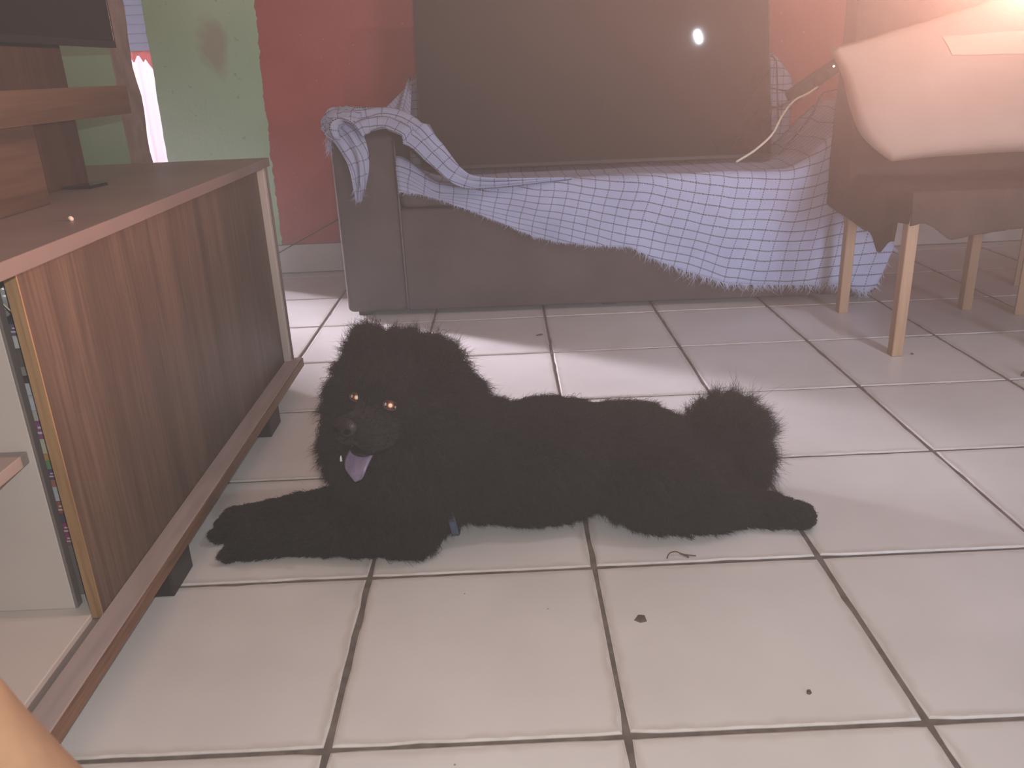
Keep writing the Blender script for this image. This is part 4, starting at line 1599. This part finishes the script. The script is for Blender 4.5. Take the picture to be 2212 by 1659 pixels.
# eyes
bvh = BVHTree.FromPolygons([Vector(v) for v in vco], [tuple(p.vertices) for p in bme.polygons])
M_eye = plain('eye_ball', (0.035, 0.014, 0.008), 0.05, 0.6)
M_lid = plain('eye_lid', (0.085, 0.045, 0.034), 0.5)
M_iris, nt, b = new_mat('iris')
b.inputs['Base Color'].default_value = (0.16, 0.045, 0.018, 1)
b.inputs['Roughness'].default_value = 0.2
n = N(nt, 'ShaderNodeTexNoise')
n.inputs['Scale'].default_value = 300
nt.links.new(coords(nt), n.inputs['Vector'])
nt.links.new(ramp(nt, n.outputs[0], [(0.3, (0.10, 0.028, 0.012)), (0.7, (0.24, 0.07, 0.025))]), b.inputs['Base Color'])
M_eyeshine = plain('eyeshine_paint', (1.0, 0.90, 0.66), 0.25)  # flash eyeshine painted as a pale cream colour
M_glow = plain('eyeshine_rim_paint', (0.75, 0.26, 0.06), 0.3)  # orange fringe of the painted eyeshine
M_sclera = plain('eye_white', (0.42, 0.36, 0.36), 0.3)
for s in (1, -1):
    tgt = H(s * 0.041, -0.20, 0.022)
    hit = bvh.ray_cast(tgt, -face)
    c0 = hit[0] if hit[0] is not None else H(s * 0.041, -0.092, 0.022)
    ev = bpy.data.objects.new('eye', None)
    ec = c0 - face * 0.0030
    # eyeball looks at the viewer
    look = (CAM - (ec + DO)).normalized()
    zl = look
    xl = (fside - zl * fside.dot(zl)).normalized()
    yl = zl.cross(xl)
    RM = Matrix((xl, yl, zl)).transposed().to_4x4()
    bm = bmesh.new()
    bmesh.ops.create_uvsphere(bm, u_segments=32, v_segments=24, radius=0.0102)
    eb = link('eye', bm, M_eye, dog, smooth=True)
    eb.matrix_local = Matrix.Translation(ec) @ RM

    def cap(r, rs, mat, name):
        bm = bmesh.new()
        top = bm.verts.new((0, 0, rs))
        prev = None
        for q in range(1, 6):
            a0 = math.asin(r / rs) * q / 5
            rg = [bm.verts.new((rs * math.sin(a0) * math.cos(j * math.pi / 12), rs * math.sin(a0) * math.sin(j * math.pi / 12), rs * math.cos(a0))) for j in range(24)]
            for j in range(24):
                if prev is None:
                    bm.faces.new((top, rg[j], rg[(j + 1) % 24]))
                else:
                    bm.faces.new((prev[j], rg[j], rg[(j + 1) % 24], prev[(j + 1) % 24]))
            prev = rg
        return link(name, bm, mat, eb, smooth=True)
    cap(0.0072, 0.01035, M_iris, 'iris')
    cap(0.0044, 0.01050, M_glow, 'shine_rim')
    cap(0.0034, 0.01065, M_eyeshine, 'pupil')
    # almond lids
    bm = bmesh.new()
    ringp = []
    for a_ in range(33):
        t = a_ / 32 * 2 * math.pi
        ringp.append(Vector((0.0128 * math.cos(t), 0.0080 * math.sin(t), 0.0080 - 0.0042 * math.cos(t) ** 2)))
    tube(bm, ringp, 0.0010, 6, cap=False)
    link('eyelid', bm, M_lid, eb, smooth=True)
    bm = bmesh.new()
    ellipsoid(bm, Vector((-0.0088, 0, 0.0052)), (0.0024, 0.0034, 0.0026), None, 2)
    ellipsoid(bm, Vector((0.0092, -0.001, 0.0050)), (0.0018, 0.0026, 0.0026), None, 2)
    link('eye_white', bm, M_sclera, eb, smooth=True)

# nose
M_nose = noisy('nose_leather', (0.010, 0.009, 0.009), (0.022, 0.019, 0.019), 120, 0.27, bmp=0.6, bscale=400)
bm = bmesh.new()
bmesh.ops.create_uvsphere(bm, u_segments=32, v_segments=24, radius=1)
for v in bm.verts:
    x, y, z = v.co
    r_ = Vector((x * 0.0260, y * 0.016, z * 0.0185))
    for s in (-1, 1):     # nostrils
        d = math.hypot(x - s * 0.48, z + 0.15)
        if y < 0 and d < 0.32:
            r_.y += 0.006 * (1 - (d / 0.32) ** 2)
    if y < 0 and abs(x) < 0.1:
        r_.y += 0.0015
    r_.x *= 1 + 0.12 * z
    v.co = r_
o = link('nose', bm, M_nose, dog, smooth=True)
o.matrix_local = Matrix.Translation(H(0, -0.1530, -0.004)) @ FROT.to_4x4()
M_nostril = plain('nostril', (0.002, 0.0018, 0.0018), 0.9, 0.05)
for s in (-1, 1):
    bm = bmesh.new()
    ellipsoid(bm, Vector((s * 0.0118, -0.0125, -0.0035)), (0.0050, 0.0042, 0.0042), None, 2)
    link('nostril', bm, M_nostril, o, smooth=True)

# dark lip line of the open mouth
bm = bmesh.new()
tube(bm, spline([H(0.062, -0.070, -0.040), H(0.050, -0.095, -0.052), H(0.034, -0.125, -0.058), H(0.012, -0.148, -0.050), H(0.0, -0.153, -0.040), H(-0.012, -0.148, -0.050), H(-0.034, -0.125, -0.058), H(-0.055, -0.085, -0.048)], 40), 0.0019, 6)
link('lip', bm, plain('lip_skin', (0.006, 0.005, 0.005), 0.7, 0.1), dog, smooth=True)

# open mouth lining, tongue, canine
M_mouth = plain('mouth_lining', (0.012, 0.009, 0.011), 0.5)
bm = bmesh.new()
ellipsoid(bm, Vector((0, 0, 0)), (0.030, 0.030, 0.010), None, 3)
o = link('mouth', bm, M_mouth, dog, smooth=True)
o.matrix_local = Matrix.Translation(H(0.004, -0.110, -0.060)) @ FROT.to_4x4()
M_tongue = noisy('tongue', (0.20, 0.17, 0.27), (0.31, 0.25, 0.37), 45, 0.4, bmp=0.3, bscale=200)
bm = bmesh.new()
tg = []
for i in range(17):
    t = math.sin(i / 16 * math.pi / 2)
    wd = 0.0265 * math.sqrt(max(0.0, 1 - max(0, (t - 0.25) / 0.75) ** 2.6)) + 0.0003
    y = -0.112 - 0.038 * math.sin(min(t * 1.3, 1) * math.pi / 2)
    z = -0.056 - 0.048 * t
    row = []
    for k in range(11):
        q = k / 10 * 2 - 1
        row.append(Vector((q * wd + 0.002 + 0.011 * t, y - 0.004 * (1 - q * q), z + 0.0030 * q * q)))
    tg.append(row)
vv = [[bm.verts.new(p) for p in r] for r in tg]
for i in range(16):
    for k in range(10):
        bm.faces.new((vv[i][k], vv[i + 1][k], vv[i + 1][k + 1], vv[i][k + 1]))
o = link('tongue', bm, M_tongue, dog, smooth=True)
sm = o.modifiers.new('t', 'SOLIDIFY')
sm.thickness = 0.004
sm.offset = 0
o.matrix_local = Matrix.Translation(HC - DO) @ FROT.to_4x4()
tag(o, 'blue-grey tongue hanging out')
bm = bmesh.new()
tube(bm, [(0, 0, 0), (0, 0, 0.006), (0.0008, 0, 0.0115)], 0.0025, 10, taper=[1, 0.8, 0.15])
o = link('tooth', bm, plain('tooth', (0.85, 0.82, 0.82), 0.25), dog, smooth=True)
o.matrix_local = Matrix.Translation(H(-0.0275, -0.146, -0.078)) @ FROT.to_4x4()
tag(o, 'white lower canine')

dog.location = (1.1, 0.58, 0)

# blue strap round the chest behind the elbow
M_strap = noisy('blue_nylon', (0.06, 0.085, 0.15), (0.08, 0.11, 0.19), 60, 0.7)
bm = bmesh.new()
ringv = []
DN = Vector((1.1, 0.58, 0.0))
for p in spline([(0.940, 0.58, 0.20), (0.952, 0.515, 0.155), (0.9562, 0.487, 0.1319), (0.9602, 0.485, 0.1151), (0.9648, 0.485, 0.0955), (0.9696, 0.485, 0.0745), (0.9732, 0.487, 0.0526), (0.975, 0.505, 0.024), (0.975, 0.55, 0.010)], 40):
    nrm = Vector((0, -1, 0.25)).normalized()
    ringv.append([bm.verts.new(p + Vector((dx, 0, 0)) + nrm * dn - DN) for dx, dn in ((-0.0065, 0), (0.0065, 0), (0.0065, 0.0025), (-0.0065, 0.0025))])
for a_, c_ in zip(ringv, ringv[1:]):
    for k in range(4):
        bm.faces.new((a_[k], a_[(k + 1) % 4], c_[(k + 1) % 4], c_[k]))
o = link('strap', bm, M_strap, dog)
tag(o, 'faded blue strap behind the elbow')
